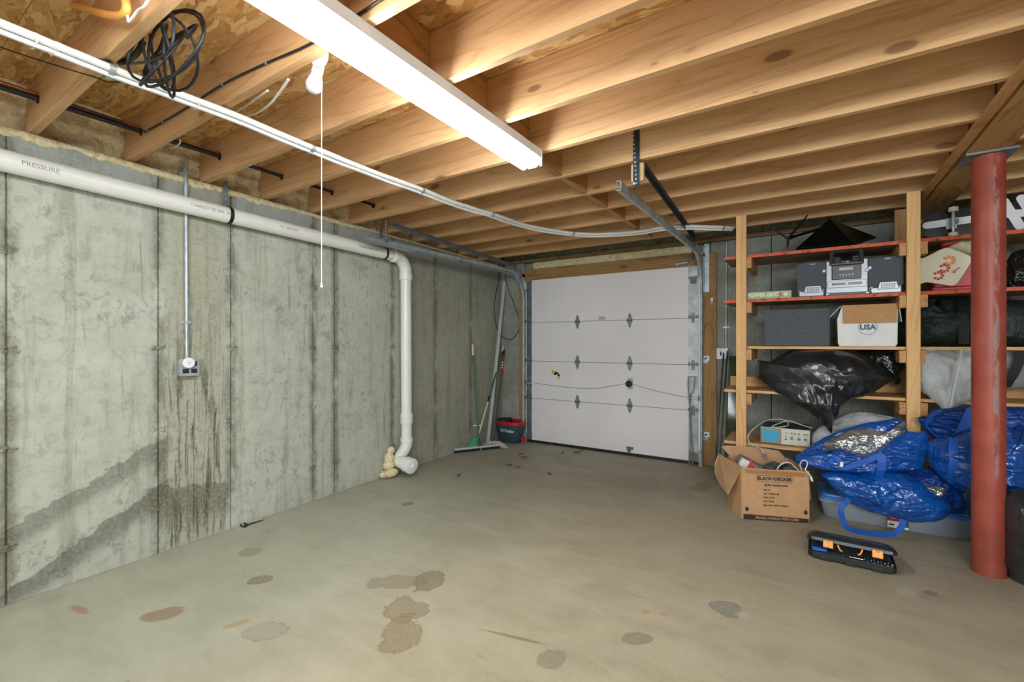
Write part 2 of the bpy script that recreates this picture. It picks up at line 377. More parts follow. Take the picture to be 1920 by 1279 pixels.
def floor_mat():
    n = N('concrete_slab'); p = n.pos(); x, y, z = n.sep(p); q = n.comb(x, y, 0.0)
    a = n.noise(q, .55, 4, .6, .5); b = n.noise(q, 4, 6, .62, .4); c = n.noise(n.mapping(q, rot=(0, 0, .6), sc=(1, 3, 1)), 2.2, 5, .6, .8); fine = n.noise(q, 60, 4, .6)
    f = n.math('ADD', n.math('MULTIPLY', a, .35), n.math('ADD', n.math('MULTIPLY', b, .35), n.math('MULTIPLY', c, .3)))
    base = n.ramp(f, [(.32, C('938b73')), (.5, C('b0a78d')), (.66, C('c0b8a0'))])
    # greener and cooler toward the left wall, browner toward the door
    base = n.mix(n.math('MULTIPLY', n.sstep(x, -1.0, -2.6), .65), base, n.ramp(f, [(.32, C('8c9282')), (.66, C('b2b8a7'))]))
    base = n.mix(n.math('MULTIPLY', n.sstep(n.math('ADD', y, n.math('MULTIPLY', b, .8)), 2.6, 4.6), .55), base, n.ramp(f, [(.32, C('787161')), (.66, C('a39b87'))]))
    wob = n.math('ADD', n.math('MULTIPLY', n.math('SUBTRACT', n.noise(q, 7, 5, .6), .5), 1.9), n.math('MULTIPLY', n.math('SUBTRACT', n.noise(q, 2.5, 2, .5), .5), 1.2))
    def blob(cx, cy, rx, ry, rot, col, s=.8, soft=.12, edge=True):
        nonlocal base
        m = n.mapping(q, loc=(0, 0, 0)); sub = n.new('ShaderNodeVectorMath', operation='SUBTRACT'); n.link(q, sub.inputs[0]); sub.inputs[1].default_value = (cx, cy, 0)
        r = n.mapping(sub.outputs[0], rot=(0, 0, -rot)); r2 = n.mapping(r, sc=(1/rx, 1/ry, 1))
        ln = n.new('ShaderNodeVectorMath', operation='LENGTH'); n.link(r2, ln.inputs[0]); d = n.math('ADD', ln.outputs['Value'], wob)
        m = n.sstep(d, 1+soft, 1-soft)
        base = n.mix(n.math('MULTIPLY', m, s*.85), base, col)
        if edge:
            e = n.math('MULTIPLY', n.sstep(d, .86, .98), n.sstep(d, 1.06, 1.0)); base = n.mix(n.math('MULTIPLY', e, .35), base, tuple(k*.6 for k in col))
    def pb(u, v, du, dv, rot, col, s=.8, soft=.12, edge=True):
        c0 = pZ(u, v, 0); rx = (pZ(u+du, v, 0)-c0).length; ry = (pZ(u, v+dv, 0)-c0).length
        blob(c0.x, c0.y, rx, ry, rot, col, s, soft, edge)
    R = YAW
    pb(805, 1090, 27, 22, R, C('837156'), .8, .06); pb(745, 1092, 50, 12, R, C('7f7058'), .6, .25); pb(760, 1145, 42, 26, R, C('8e7c60'), .75, .05)
    pb(748, 1185, 40, 40, R+.3, C('8d7b5f'), .75, .05)
    pb(486, 1087, 20, 7, R+.4, C('6a604e'), .7); pb(308, 1152, 28, 9, R+.4, C('86643e'), .75, .3); pb(152, 1145, 30, 3.5, R-.4, C('a0623a'), .7, .3, False)
    pb(447, 1169, 22, 5, R+.5, C('a08752'), .7, .3, False); pb(468, 1035, 16, 6, R, C('7e7562'), .5); pb(500, 1185, 36, 16, R, C('8d8a77'), .4)
    pb(765, 945, 12, 4, R, C('5e5647'), .6); pb(1362, 1140, 30, 14, R-.4, C('7d7d76'), .75, .05); pb(1392, 1152, 12, 6, R, C('c5c1b4'), .6, .3, False)
    pb(1195, 1198, 26, 9, R, C('7f7157'), .7); pb(1035, 1235, 30, 14, R+.6, C('786a52'), .6, .3); pb(1315, 912, 14, 10, R-.7, C('8e6a3c'), .6, .4, False)
    pb(1210, 1147, 8, 4, R, C('b07f3a'), .6, .3, False); pb(1246, 1152, 9, 4, R, C('b07f3a'), .6, .3, False); pb(1250, 890, 30, 5, R, C('a9a38f'), .5, .4, False)
    pb(1065, 880, 45, 4, R-.3, C('b0aa97'), .5, .4, False); pb(1700, 1110, 14, 6, R, C('c2bda9'), .6, .3, False); pb(1745, 1112, 12, 4, R, C('5d5444'), .6, .3, False)
    pb(965, 1195, 60, 2.5, R-.35, C('6b5d48'), .7, .3, False); pb(1180, 905, 60, 20, R, C('7f745f'), .35, .5, False)
    # scratches and hair cracks
    sc = n.noise(n.mapping(q, rot=(0, 0, -.45), sc=(1.2, 14, 1)), 1.5, 3, .6, .4); base = n.mix(n.math('MULTIPLY', n.sstep(sc, .68, .74), .35), base, C('6b6250'))
    cr = n.vor(n.mapping(q, sc=(1, 1, 1)), .9, feat='DISTANCE_TO_EDGE'); 
    base = n.mix(n.math('MULTIPLY', n.sstep(n.math('ADD', cr, n.math('MULTIPLY', wob, .012)), .004, .0), .0), base, C('55503f'))
    sp = n.vor(q, 14); base = n.mix(n.math('MULTIPLY', n.sstep(sp, .045, .02), .55), base, C('4f473a'))
    base = n.mix(n.math('MULTIPLY', n.sstep(fine, .4, .68), .14), base, C('c7c2ae'))
    rg = n.ramp(b, [(.3, .5), (.7, .72)])
    n.set(base=base, rough=rg, spec=.35); n.bump(n.math('ADD', n.math('MULTIPLY', b, .6), n.math('MULTIPLY', fine, .25)), .18, .006)
    return n.m
M_FLOOR = floor_mat()

# ------------------------------------------------------------------ shell
ZJ, ZC = 2.40, 2.635                                            # underside of joists / subfloor
fl = MB(); fl.box((-4.0, -3.2, -.12), (3.4, 5.9, 0)); tag(fl.build('floor', M_FLOOR), kind='structure')
# left wall: backing plus one poured panel per form joint, each with recessed edges and its own small offset
wl = tag(D.objects.new('wall_left', None), kind='structure'); COL.objects.link(wl)
def wl_box(name, y0, y1, z0, z1, front, mat, parent, back=-.25, bev=0):
    P = lambda y, z, o: V((wx(y)+o, y, z))
    vs = [P(y0, z0, back), P(y1, z0, back), P(y1, z0, front), P(y0, z0, front), P(y0, z1, back), P(y1, z1, back), P(y1, z1, front), P(y0, z1, front)]
    m = MB(); m.add(vs, [(0,3,2,1),(4,5,6,7),(0,1,5,4),(1,2,6,5),(2,3,7,6),(3,0,4,7)]); return m.build(name, mat, parent, bev=bev, segs=1)
wl_box('wall_core', -3.2, 5.9, 0, 2.375, -.012, M_CONCL, wl)
joints = [-3.2, -1.9, -.75] + [pW(u, 650).y for u in (12, 297, 433, 587, 628, 735, 816, 882)] + [5.9]
offs = [0, 0, 0, .002, 0, .004, -.001, .003, 0, .002, 0, .002]
for i in range(len(joints)-1):
    wl_box('concrete_panel', joints[i]+.0035, joints[i+1]-.0035, 0, 2.375, offs[i], M_CONCL, wl, back=-.02, bev=.003)
# snap-tie scars along the joints, each a chipped little crater of paste
mb = MB(); rr = random.Random(3)
for jx, yj in enumerate(joints[3:-1]):
    for zt in (.28, .78, 1.28, 1.78):
        if rr.random() < .12: continue
        for k in range(5):
            yy = yj + rr.uniform(-.035, .035); zz = zt + rr.uniform(-.02, .02); r = rr.uniform(.008, .020)
            c = V((wx(yy)+.002, yy, zz)); nn = 7
            ring = [c + V((0, math.cos(a)*r*rr.uniform(.7, 1.4), math.sin(a)*r*rr.uniform(.5, 1.0))) for a in [2*math.pi*j/nn for j in range(nn)]]
            mb.add(ring+[c+V((r*.7, 0, 0))], [(j, (j+1) % nn, nn) for j in range(nn)])
        for s in (-.07, .07):
            c = V((wx(yj+s)+.003, yj+s, zt+.01)); mb.tube([c+V((0, math.cos(a)*.009, math.sin(a)*.010)) for a in [2*math.pi*j/10 for j in range(11)]], .0013, 5, False)
tag(mb.build('tie_scars', M_CONCL, wl), kind='stuff')
# sprayed foam: cream edge on top of the wall and tan lumps against the rim
def lumps(name, u0, u1, zf, mat, parent, ny, nz, x_of, amp, seed):
    rows = []
    for i in range(ny+1):
        y = u0 + (u1-u0)*i/ny; row = []
        for j in range(nz+1):
            t = j/nz; x, z = x_of(y, t)
            q = V((y*6+seed, z*9, seed)); d = noise.fractal(q, 1, 2, 5)*amp + abs(noise.noise(V((y*2.7, z*5, seed+9))))*amp*1.3
            row.append(V((x+d, y, z+noise.noise(q*2.1)*amp*.25)))
        rows.append(row)
    return MB().sheet(rows).build(name, mat, parent, smooth=180, fix=False)
lumps('foam_rim', -1.5, 5.25, 0, M_FOAMB, wl, 420, 16, lambda y, t: (wx(y)-.10+.07*t, 2.36+.275*t) if t > .08 else (wx(y)-.13, 2.34), .045, 2.0)
rows = []
NY = 900
for i in range(NY+1):
    y = -1.5 + 6.7*i/NY; lowr = .026+.030*noise.noise(V((y*7, 3, 0)))+.012*noise.noise(V((y*31, 1, 0)))+.03*max(0, noise.noise(V((y*1.7, 8, 0))))
    fade = 1.0 if y < 2.0 else max(0.15, 1-(y-2.0)*.9)
    lowr = lowr*fade; pr = .010+.010*abs(noise.noise(V((y*16, 0, 4))))
    row = [V((wx(y)-.03, y, 2.385-lowr)), V((wx(y)+.003, y, 2.378-lowr)), V((wx(y)+pr, y, 2.384-lowr*.6)), V((wx(y)+pr, y, 2.388)), V((wx(y)-.03, y, 2.402+.010*noise.noise(V((y*9, 7, 1))))), V((wx(y)-.12, y, 2.40+.02*noise.noise(V((y*6, 7, 1)))))]
    rows.append(row)
MB().sheet(rows).build('foam_edge', M_FOAMY, wl, smooth=180, fix=False)
# end wall with the door opening
we = tag(D.objects.new('wall_back', None), kind='structure'); COL.objects.link(we)
DX0, DX1 = -3.24, -.83                                          # outer edges of the wood framing round the opening
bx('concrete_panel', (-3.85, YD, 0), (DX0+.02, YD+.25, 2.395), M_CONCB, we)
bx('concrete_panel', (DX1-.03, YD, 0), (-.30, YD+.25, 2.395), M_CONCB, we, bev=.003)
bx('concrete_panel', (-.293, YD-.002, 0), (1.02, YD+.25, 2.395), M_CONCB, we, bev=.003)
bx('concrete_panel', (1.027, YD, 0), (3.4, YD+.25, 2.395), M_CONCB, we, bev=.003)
bx('concrete_lintel', (DX0+.02, YD+.06, 2.14), (DX1-.03, YD+.25, 2.395), M_CONCB, we)
bx('sill_plate', (-3.6, YD-.03, 2.397), (3.4, YD+.2, 2.437), M_SILL, we, bev=.002)
# foam on the lintel and along the rim
rows = []
for i in range(161):
    x = -3.09+i*2.02/160; rows.append([V((x, YD+.05-.03*abs(noise.noise(V((x*4, z*9, 3))))-.018*abs(noise.noise(V((x*13, z*20, 3)))), z)) for z in [2.28+.12*j/10 for j in range(11)]])
MB().sheet(rows).build('foam_strip', M_FOAMY, we, smooth=180, fix=False)
rows = []
for i in range(301):
    x = -3.6+i*7.0/300; rows.append([V((x, YD+.10-.05*abs(noise.noise(V((x*3, z*7, 5))))-.02*noise.noise(V((x*11, z*15, 3)))-.05*(z-2.43)*0, z)) for z in [2.43+.205*j/10 for j in range(11)]])
MB().sheet(rows).build('foam_rim', M_FOAMG, we, smooth=180, fix=False)
# wood framing round the opening
tag(bx('trim_1', (-3.26, YD-.028, 2.155), (-.975, YD+.06, 2.30), M_TREAT, None, bev=.003), kind='structure')
tag(bx('trim_2', (-.975, YD-.036, 2.155), (-.80, YD, 2.275), M_TREAT, None, bev=.003), kind='structure')
tag(bx('trim_3', (-.968, YD-.036, 0), (-.80, YD, 2.153), M_TREATZ, None, bev=.003), kind='structure')
tag(bx('trim_4', (-3.275, YD-.036, 0), (-3.215, YD+.02, 2.155), M_TREATZ, None, bev=.003), kind='structure')
bx('rim_joist', (-3.95, YD+.20, 2.40), (3.4, YD+.24, ZC), M_PINEX, we)  # unseen rim boxes added behind the foam to stop light leaking in
wl_box('rim_joist', -3.2, 5.6, 2.37, ZC, -.20, M_PINEY, wl, back=-.24)
wr = tag(bx('wall_right', (3.4, -3.2, 0), (3.6, 5.9, 2.64), M_CONCB), kind='structure')
# subfloor sheets, joists, blocking: the ceiling
ce = tag(D.objects.new('ceiling', None), kind='structure'); COL.objects.link(ce)
for i in range(3):
    for j in range(8):
        x0 = -3.85+2.44*i+(0.6 if j % 2 else 0)-.6; y0 = -3.2+1.22*j
        bx('osb_sheet', (x0+.0015, y0+.0015, ZC+.0008*((i+j) % 2)), (x0+2.4385, min(y0+1.2185, 5.9), ZC+.018), M_OSB, ce)
YJ = [.602+.412*k for k in range(-8, 11)]

for k, y in enumerate(YJ):
    m = MB(); xl = wx(y)-.06
    m.box((xl, y, ZJ), (.755, y+.038, ZC-.001)); m.build('joist', M_JOIST, ce, bev=.003)
    MB().box((.925, y, ZJ), (3.4, y+.038, ZC-.001)).build('joist', M_JOIST, ce, bev=.003)
    if k < len(YJ)-1:
        MB().box((-1.378, y+.0385, ZJ+.004), (-1.340, YJ[k+1]-.0005, ZC-.002)).build('blocking', M_JOIST_Y if False else M_PINEY, ce, bev=.002)
# steel-and-timber girder under the right ends of the joists
g = thing('girder', 'long timber girder with a plywood soffit resting on the red steel post', 'beam', (.82, 1.2, 2.385))
bx('beam_core', (.765, -3.2, 2.402), (.915, 5.25, 2.632), M_PINEY, g)
bx('ledger_strip', (.695, -3.2, 2.3825), (.740, 4.6, 2.399), M_PINEY, g, bev=.002)
M_PLY = wood('plywood_soffit', C('c39a63'), C('8f6a3c'), axis=1, knots=True, rnd=False)
bx('plywood_soffit', (.757, -3.2, 2.385), (.935, 5.25, 2.401), M_PLY, g, bev=.001)
# red steel post
M_RED = None
def red_paint():
    n = N('red_primer_steel'); v = n.objco(); x, y, z = n.sep(v); f = n.noise(v, 6, 4, .6); g_ = n.noise(n.mapping(v, sc=(1, 1, .25)), 28, 5, .7, .5)
    col = n.ramp(f, [(.3, C('8a3a2d')), (.7, C('a65040'))])
    ang = n.math('ARCTAN2', y, x); band = n.math('MULTIPLY', n.sstep(n.math('ABSOLUTE', n.math('SUBTRACT', ang, -1.35)), .28, .05), n.sstep(g_, .44, .56))
    hz = n.sstep(z, .35, .7); col = n.mix(n.math('MULTIPLY', n.math('MULTIPLY', band, hz), .8), col, C('9a8a84'))
    low = n.math('MULTIPLY', n.sstep(n.math('ADD', z, n.math('MULTIPLY', f, .2)), .45, .1), .6); col = n.mix(low, col, C('7c3a2e'))
    scr = n.math('MULTIPLY', n.sstep(g_, .60, .68), .5); col = n.mix(scr, col, C('6b625e'))
    n.set(base=col, rough=.42, spec=.4); n.bump(g_, .1, .002); return n.m
M_RED = red_paint()
PX, PY = .872, 3.655
po = thing('steel_post', 'red-painted round steel post holding up the girder, worn to bare metal in streaks', 'post', (PX, PY, 0))
MB().cyl((PX, PY, 0), (PX, PY, 2.373), .0705, 44).build('tube', M_RED, po, smooth=40)
MB().lathe([(.0707, 0), (.0735, .0), (.0732, .05), (.0715, .075)], 44, Matrix.Translation((PX, PY, 0))).build('base_collar', M_RED, po, smooth=40)
bx('cap_plate', (PX-.115, PY-.10, 2.373), (PX+.10, PY+.10, 2.3845), M_STEELD, po, bev=.001)
# ------------------------------------------------------------------ fluorescent strip light
mt = N('tube_glow'); mt.set(base=(1, 1, 1), Emission_Color=(.90, .96, 1), Emission_Strength=TUBE_STRENGTH); M_TUBE = mt.m
fx = thing('strip_light', 'long white twin-tube fluorescent strip light under the joists', 'ceiling light', (-1.31, 1.0, 2.40))
hs = MB(); Y0, Y1 = -.24, 2.235
poly = [(-1.372, 2.399), (-1.372, 2.354), (-1.367, 2.349), (-1.253, 2.349), (-1.248, 2.354), (-1.248, 2.399)]
hs.prism([V((x, Y0, z)) for x, z in poly], 1, (0, Y1-Y0, 0)).build('housing', M_WHITEMET, fx, bev=.001)
for x in (-1.350, -1.276):
    MB().cyl((x, Y0+.03, 2.318), (x, Y1-.03, 2.318), .0195, 24).build('tube', M_TUBE, fx, smooth=60)
    for y in (Y0+.022, Y1-.022): MB().cyl((x, y-.008, 2.318), (x, y+.008, 2.318), .0198, 20).build('tube_cap', M_SCREW, fx, smooth=60)
for y in (Y0, Y1-.014):
    bx('end_socket', (-1.375, y, 2.305), (-1.245, y+.014, 2.398), M_WHITEMET, fx, bev=.003)
# ------------------------------------------------------------------ waste pipe on the left wall
wp = thing('waste_pipe', 'white plastic waste pipe running along the concrete wall and down to the floor', 'pipe', (-3.40, 3.25, 0))
A0, A1 = V((-3.20, -1.4, 2.225)), V((-3.375, 3.10, 2.165))
d0 = (A1-A0).normalized(); ZP = (-3.40, 3.262)
MB().cyl(A0, A1, .054, 36).build('pipe', M_PVC, wp, smooth=40)
cen = V((A1.x, A1.y, A1.z)); arc = [A1]
for k in range(1, 9):
    a = k/8*math.pi/2; arc.append(V((A1.x+(ZP[0]-A1.x)*k/8, A1.y+.16*math.sin(a), A1.z-.16*(1-math.cos(a)))))
MB().tube(arc, .060, 32, True).build('elbow', M_PVC, wp, smooth=40)
for p, q in ((A1-d0*.045, A1+d0*.012), (V((ZP[0], ZP[1], 2.015)), V((ZP[0], ZP[1], 1.945)))):
    MB().cyl(p, q, .0655, 32).build('hub', M_PVC, wp, smooth=40, bev=.003)
MB().cyl((ZP[0], ZP[1], 2.0), (ZP[0], ZP[1]+.012, .30), .054, 36).build('down_pipe', M_PVC, wp, smooth=40)
yb = ZP[1]+.012
MB().cyl((ZP[0], yb, .60), (ZP[0], yb, .50), .0635, 32).build('coupling', M_PVC, wp, smooth=40, bev=.003)
MB().cyl((ZP[0], yb, .36), (ZP[0], yb, .315), .0635, 32).build('hub', M_PVC, wp, smooth=40, bev=.003)
MB().tube(smoothpath([(ZP[0], yb, .34), (ZP[0], yb, .29), (ZP[0]-.004, yb-.03, .235), (ZP[0]-.010, yb-.08, .18), (ZP[0]-.014, yb-.12, .13)], 5), .058, 30).build('offset_bend', M_PVC, wp, smooth=40)
cd = V((.93, -.06, -.10)).normalized(); c0 = V((-3.405, 3.17, .140)); c1 = c0+cd*.205
MB().cyl(c0, c1, .062, 32).build('cleanout_body', M_PVC, wp, smooth=40)
MB().cyl(c1-cd*.085, c1, .076, 36).build('cleanout_hub', M_PVC, wp, smooth=40, bev=.004)
cp = MB().cyl(c1-cd*.002, c1+cd*.008, .060, 36).build('cleanout_plug', M_WHITE, wp, smooth=40, bev=.003)
sx_ = cd.cross(V((0, 0, 1))).normalized(); up_ = sx_.cross(cd); r45 = (sx_+up_).normalized()
MB().bar(c1+cd*.006, c1+cd*.026, .046, .046, up=r45).build('wrench_square', M_WHITE, cp, bev=.003)
# marking printed along the pipe, reading down its length
side = V((1, 0, 0)); uq = d0.cross(side); 
def pipe_text(yc, body, size):
    t = (yc-A0.y)/(A1.y-A0.y); c = A0+(A1-A0)*t; nrm = (V((1, 0, -.05))).normalized(); nrm = (nrm-d0*nrm.dot(d0)).normalized()
    M = frame(c+nrm*.0546, d0, nrm.cross(d0)*1.0)
    text('pipe_print', body, size, M, M_PIPEP, wp, ext=.0002)
pipe_text(.62, 'PRESSURE', .032); pipe_text(1.42, 'CHARLOTTE PIPE  N/C', .026); pipe_text(1.95, 'PVC  PRESSURE', .022); pipe_text(2.72, 'CHARLOTTE PIPE  N/C', .022)
def bend_strap(y, name_up):
    t = (y-A0.y)/(A1.y-A0.y); c = A0+(A1-A0)*t
    pts = [c+V((0, 0, 0))+side*(.0565*math.cos(a))+V((0, 0, .0565*math.sin(a))) for a in [math.radians(q) for q in range(100, -111, -15)]]
    h = thing('pipe_hanger', 'black hanger strap round the white waste pipe %s' % name_up, 'pipe hanger', (c.x, y, c.z))
    MB().ribbon(pts, .022, d0, .003).build('strap', M_BLACK, h)
    MB().bar(c+V((-.045, 0, .055)), c+V((-.045, 0, .24)), .028, .003, up=(1, 0, 0)).build('bracket', M_STEELD, h)
    for z in (.12, .15): MB().cyl(c+V((-.045, 0, z)), c+V((-.037, 0, z)), .006, 8).build('bolt', M_SCREW, h)
bend_strap(1.545, 'beside the steel conduit'); bend_strap(2.955, 'just before its elbow')
# clump of spray foam at the foot of the pipe
def blobby(cs, seed, sub=3, amp=.012, sc=30):
    m = MB()
    for (c, r) in cs:
        bm = bmesh.new(); bmesh.ops.create_icosphere(bm, subdivisions=sub, radius=1)
        vs = []
        for v in bm.verts:
            p = v.co; q = V(c)+V((p.x*r[0], p.y*r[1], p.z*r[2])); q += p*(noise.fractal(q*sc+V((seed, 0, 0)), 1, 2, 4)*amp); q.z = max(q.z, .001); vs.append(q)
        m.add(vs, [[v.index for v in f.verts] for f in bm.faces]); bm.free()
    return m
fb = pW(739, 880, .04)
tag(blobby([((-3.40, 3.07, .05), (.06, .075, .045)), ((-3.42, 3.06, .12), (.05, .06, .05)), ((-3.43, 3.075, .19), (.045, .05, .055)), ((-3.44, 3.10, .25), (.035, .04, .045)), ((-3.44, 3.02, .035), (.05, .05, .03))], 4).build('foam_clump', M_FOAMY, None, smooth=180),
    'clump of cream spray foam at the foot of the waste pipe', 'foam')

# ------------------------------------------------------------------ conduit with outlet box, left wall
oc = pW(352, 688, .02)
def emt(name, label, p, q, couplings, straps, nrm):
    t = thing(name, label, 'conduit', p)
    MB().cyl(p, q, .0115, 16).build('tube', M_STEEL, t, smooth=40)
    p = V(p); q = V(q); dd = (q-p)
    for c in couplings: a = p+dd*c; MB().cyl(a-dd.normalized()*.02, a+dd.normalized()*.02, .0145, 14).build('coupling', M_STEEL, t, smooth=40)
    for c in straps:
        a = p+dd*c; sd = dd.cross(V(nrm)).normalized(); M = Matrix.Translation(a)
        MB().bar(a-sd*.03-V(nrm)*.010, a+sd*.03-V(nrm)*.010, .018, .002, up=nrm).build('strap', M_STEEL, t)
        MB().bar(a-sd*.013+V(nrm)*.0115, a+sd*.013+V(nrm)*.0115, .018, .002, up=nrm).build('strap', M_STEEL, t)
    return t
emt('conduit', 'thin steel conduit running down the concrete wall to the grey outlet box', (oc.x-.002, oc.y-.004, 1.20), (wx(oc.y)+.016, oc.y-.01, 2.50), [.09, .86], [.19, .93], (1, 0, 0))
M_BOXG = simple('box_grey', C('a7b0b5'), .4, .3, .08, 14, .03)
ob = thing('outlet_box', 'grey steel four-socket outlet box on the concrete wall with a white disc plugged in', 'outlet', (wx(oc.y), oc.y, 1.155))
x0 = wx(oc.y)-.001; cy, cz = oc.y, 1.155
bx('box', (x0, cy-.054, cz-.054), (x0+.048, cy+.054, cz+.054), M_BOXG, ob, bev=.008)
bx('cover', (x0+.048, cy-.056, cz-.056), (x0+.053, cy+.056, cz+.056), M_BOXG, ob, bev=.004)
for dy in (-.024, .024):
    for dz in (-.023, .023):
        rc = bx('socket', (x0+.0525, cy+dy-.017, cz+dz-.014), (x0+.0555, cy+dy+.017, cz+dz+.014), M_BLACK, ob, bev=.006)
        for s in (-.006, .006): bx('slot', (x0+.0554, cy+dy+s-.001, cz+dz-.001), (x0+.0558, cy+dy+s+.001, cz+dz+.008), M_STEELD, rc)
for dy, dz in ((-.05, -.05), (.05, .05), (.05, -.05), (-.05, .05), (-.024, 0), (.024, 0)):
    MB().cyl((x0+.053, cy+dy*.92, cz+dz*.92), (x0+.0555, cy+dy*.92, cz+dz*.92), .004, 10).build('screw', M_SCREW, ob)
pl = thing('plug_adapter', 'round white plug adapter in the outlet box on the left wall', 'adapter', (x0+.056, cy-.012, cz+.028))
MB().cyl((x0+.0565, cy-.014, cz+.030), (x0+.080, cy-.014, cz+.030), .034, 36).build('body', M_WHITE, pl, smooth=40, bev=.004)
for a, b in ((-.006, .003), (.006, .003)): bx('slot', (x0+.0799, cy-.014+a-.0011, cz+.030+b-.004), (x0+.0804, cy-.014+a+.0011, cz+.030+b+.004), M_BLACK, pl)
MB().cyl((x0+.0799, cy-.014, cz+.022), (x0+.0804, cy-.014, cz+.022), .0028, 10).build('slot', M_BLACK, pl)
# ------------------------------------------------------------------ white conduit bundle hung under the joists
bp = [pZ(u, v, 2.372) for u, v in [(0, 50), (100, 90), (205, 132), (400, 205), (580, 278), (690, 322), (787, 357), (860, 385), (918, 402), (990, 425), (1072, 438), (1130, 440), (1200, 435), (1250, 427), (1300, 426), (1372, 428)]]
bp = [V((-2.27, -2.0, 2.372)), V((-2.27, -.8, 2.372))] + bp
cb = thing('cable_bundle', 'thick white bundle of three plastic cables strapped under the joists', 'cable', (-2.27, 1.0, 2.37))
path = smoothpath(bp, 6)
tang = [(path[min(i+1, len(path)-1)]-path[max(i-1, 0)]).normalized() for i in range(len(path))]
for k, (a, b, r) in enumerate(((-.027, .004, .0145), (.0, .0, .0150), (.027, .002, .0145), (.012, -.018, .009))):
    pts = []
    for i, p in enumerate(path):
        s = tang[i].cross(V((0, 0, 1))); w = .004*noise.noise(V((i*.21, k*5, 0)))
        pts.append(p+s*(a+w)+V((0, 0, b-.003+.005*noise.noise(V((i*.3, k*3, 7))))))
    MB().tube(pts, r, 10).build('cable', M_PVC if k != 3 else M_WHITE, cb, smooth=60)
def band(i, name, mat, w=.014, r=.048):
    p = path[i]; t = tang[i]; s = t.cross(V((0, 0, 1))).normalized()
    pts = [p+s*(r*math.cos(a))+V((0, 0, -.004+.024*math.sin(a))) for a in [2*math.pi*j/18 for j in range(19)]]
    o = MB().ribbon(pts, w, [t]*19, .0015).build(name, mat, cb); return o
def near(u, v):
    q = pZ(u, v, 2.372); return min(range(len(path)), key=lambda i: (path[i]-q).length)
for u, v in ((205, 132), (580, 278), (787, 357), (918, 402), (1072, 438), (1352, 428)): band(near(u, v), 'strap', M_STEEL, .018, .0485)
for u, v in ((50, 70), (375, 196), (860, 385), (1150, 440), (1250, 427)): band(near(u, v), 'tie', M_WHITE, .006, .0475)
# ------------------------------------------------------------------ black pipes through the joists along the wall
bpz = 2.505; pp = [V((-3.17, y, bpz)) for y in (-1.5, .6, 1.4, 2.3, 2.69)]
MB2 = MB().tube([V((-3.175, -1.5, 2.508)), V((-3.160, 2.70, 2.515))], .0125, 12)
t1 = MB2.build('air_hose', M_BLACK, None, smooth=60); tag(t1, 'black insulated pipe running through the joists above the left wall', 'pipe')
for y in YJ:
    if -1 < y < 2.8: MB().lathe([(.02, 0), (.02, .004), (.0135, .004)], 14, Matrix.Translation((-3.17, y-.001, 2.510)) @ Matrix.Rotation(math.pi/2, 4, 'X')).build('grommet', M_BLACK, t1)
M_COPPER = simple('copper', C('a8694a'), .35, .8, .15, 10, 0)
tag(MB().tube([V((-3.172, -1.5, 2.535)), V((-3.165, .62, 2.533)), V((-3.165, 1.5, 2.533))], .0085, 10).build('copper_pipe', M_COPPER, None, smooth=60), 'thin copper pipe lying above the black insulated pipe by the left wall', 'pipe')
# black cable stapled along the face of the second joist
cc = [pY(u, v, 1.006) for u, v in [(268, 246), (280, 243), (345, 205), (418, 158), (500, 118), (580, 83), (667, 30), (712, 0), (800, -60)]]
cc = [V((cc[0].x-.02, .72, 2.53)), V((cc[0].x+.0, .9, 2.515))] + cc
jc = tag(MB().tube(smoothpath(cc, 5), .0045, 8).build('black_cable', M_BLACK, None, smooth=60), 'black cable stapled along the side of the second joist from the wall', 'cable')
for u, v in ((278, 244), (418, 158), (306, 228), (500, 118)):
    p = pY(u, v, 1.006); bx('staple', p+V((-.004, -.006, -.007)), p+V((.004, .002, .007)), simple('staple_blue', C('4d7f9c'), .5) if u == 278 else M_STEEL, jc)
# coil of black cable hanging from the first joist
ck = thing('cable_coil', 'loose coil of black cable hanging from the first joist', 'cable coil', (-2.03, .70, 2.38))
rr = random.Random(11); pts = []
c0 = V((-2.04, .715, 2.365)); nl = 7
for k in range(nl*22):
    a = k/22*2*math.pi; l = k/22
    ra = .118+.022*math.sin(l*.9+1); rb = .110+.020*math.sin(l*1.3+.5)
    tl = .16*math.sin(l*.7)
    x = ra*math.cos(a)*1.25+.035*math.sin(l*.8)+.04; z = rb*math.sin(a)+tl*.25*math.cos(a)+.015*math.sin(l*1.1)+.02
    y = .05*math.sin(a*1.0+l)+.025*math.sin(l*3.1)
    pts.append(c0+V((x, y, z)))
MB().tube(pts, .0052, 7).build('coil', M_BLACK, ck, smooth=60)
tail = [pY(u, v, .66) for u, v in [(322, 25), (326, 55), (318, 95), (290, 112), (262, 118), (240, 120), (222, 116)]]
MB().tube(smoothpath(tail, 5), .005, 7).build('cable_tail', M_BLACK, ck, smooth=60)
tail = [pY(u, v, .70) for u, v in [(282, 65), (286, 100), (297, 130), (305, 160)]]
MB().tube(smoothpath(tail, 4), .005, 7).build('cable_tail', M_BLACK, ck, smooth=60)
tail = [pY(u, v, .67) for u, v in [(225, 118), (240, 112), (252, 104), (262, 92), (268, 78)]]
MB().tube(smoothpath(tail, 4), .011, 8).build('bunched_end', M_BLACK, ck, smooth=60)
bz = [pZ(u, v, 2.392) for u, v in [(-60, 12), (0, 38), (60, 62), (120, 88), (165, 107), (200, 113)]] + [pY(222, 116, .66)]
tag(MB().tube(smoothpath(bz, 4), .0042, 7).build('black_cable', M_BLACK, None, smooth=60), 'black cable running beside the white bundle to the coil', 'cable')
bz = [pZ(u, v, 2.397) for u, v in [(-60, 62), (0, 88), (90, 118), (175, 144), (205, 154), (232, 153)]]
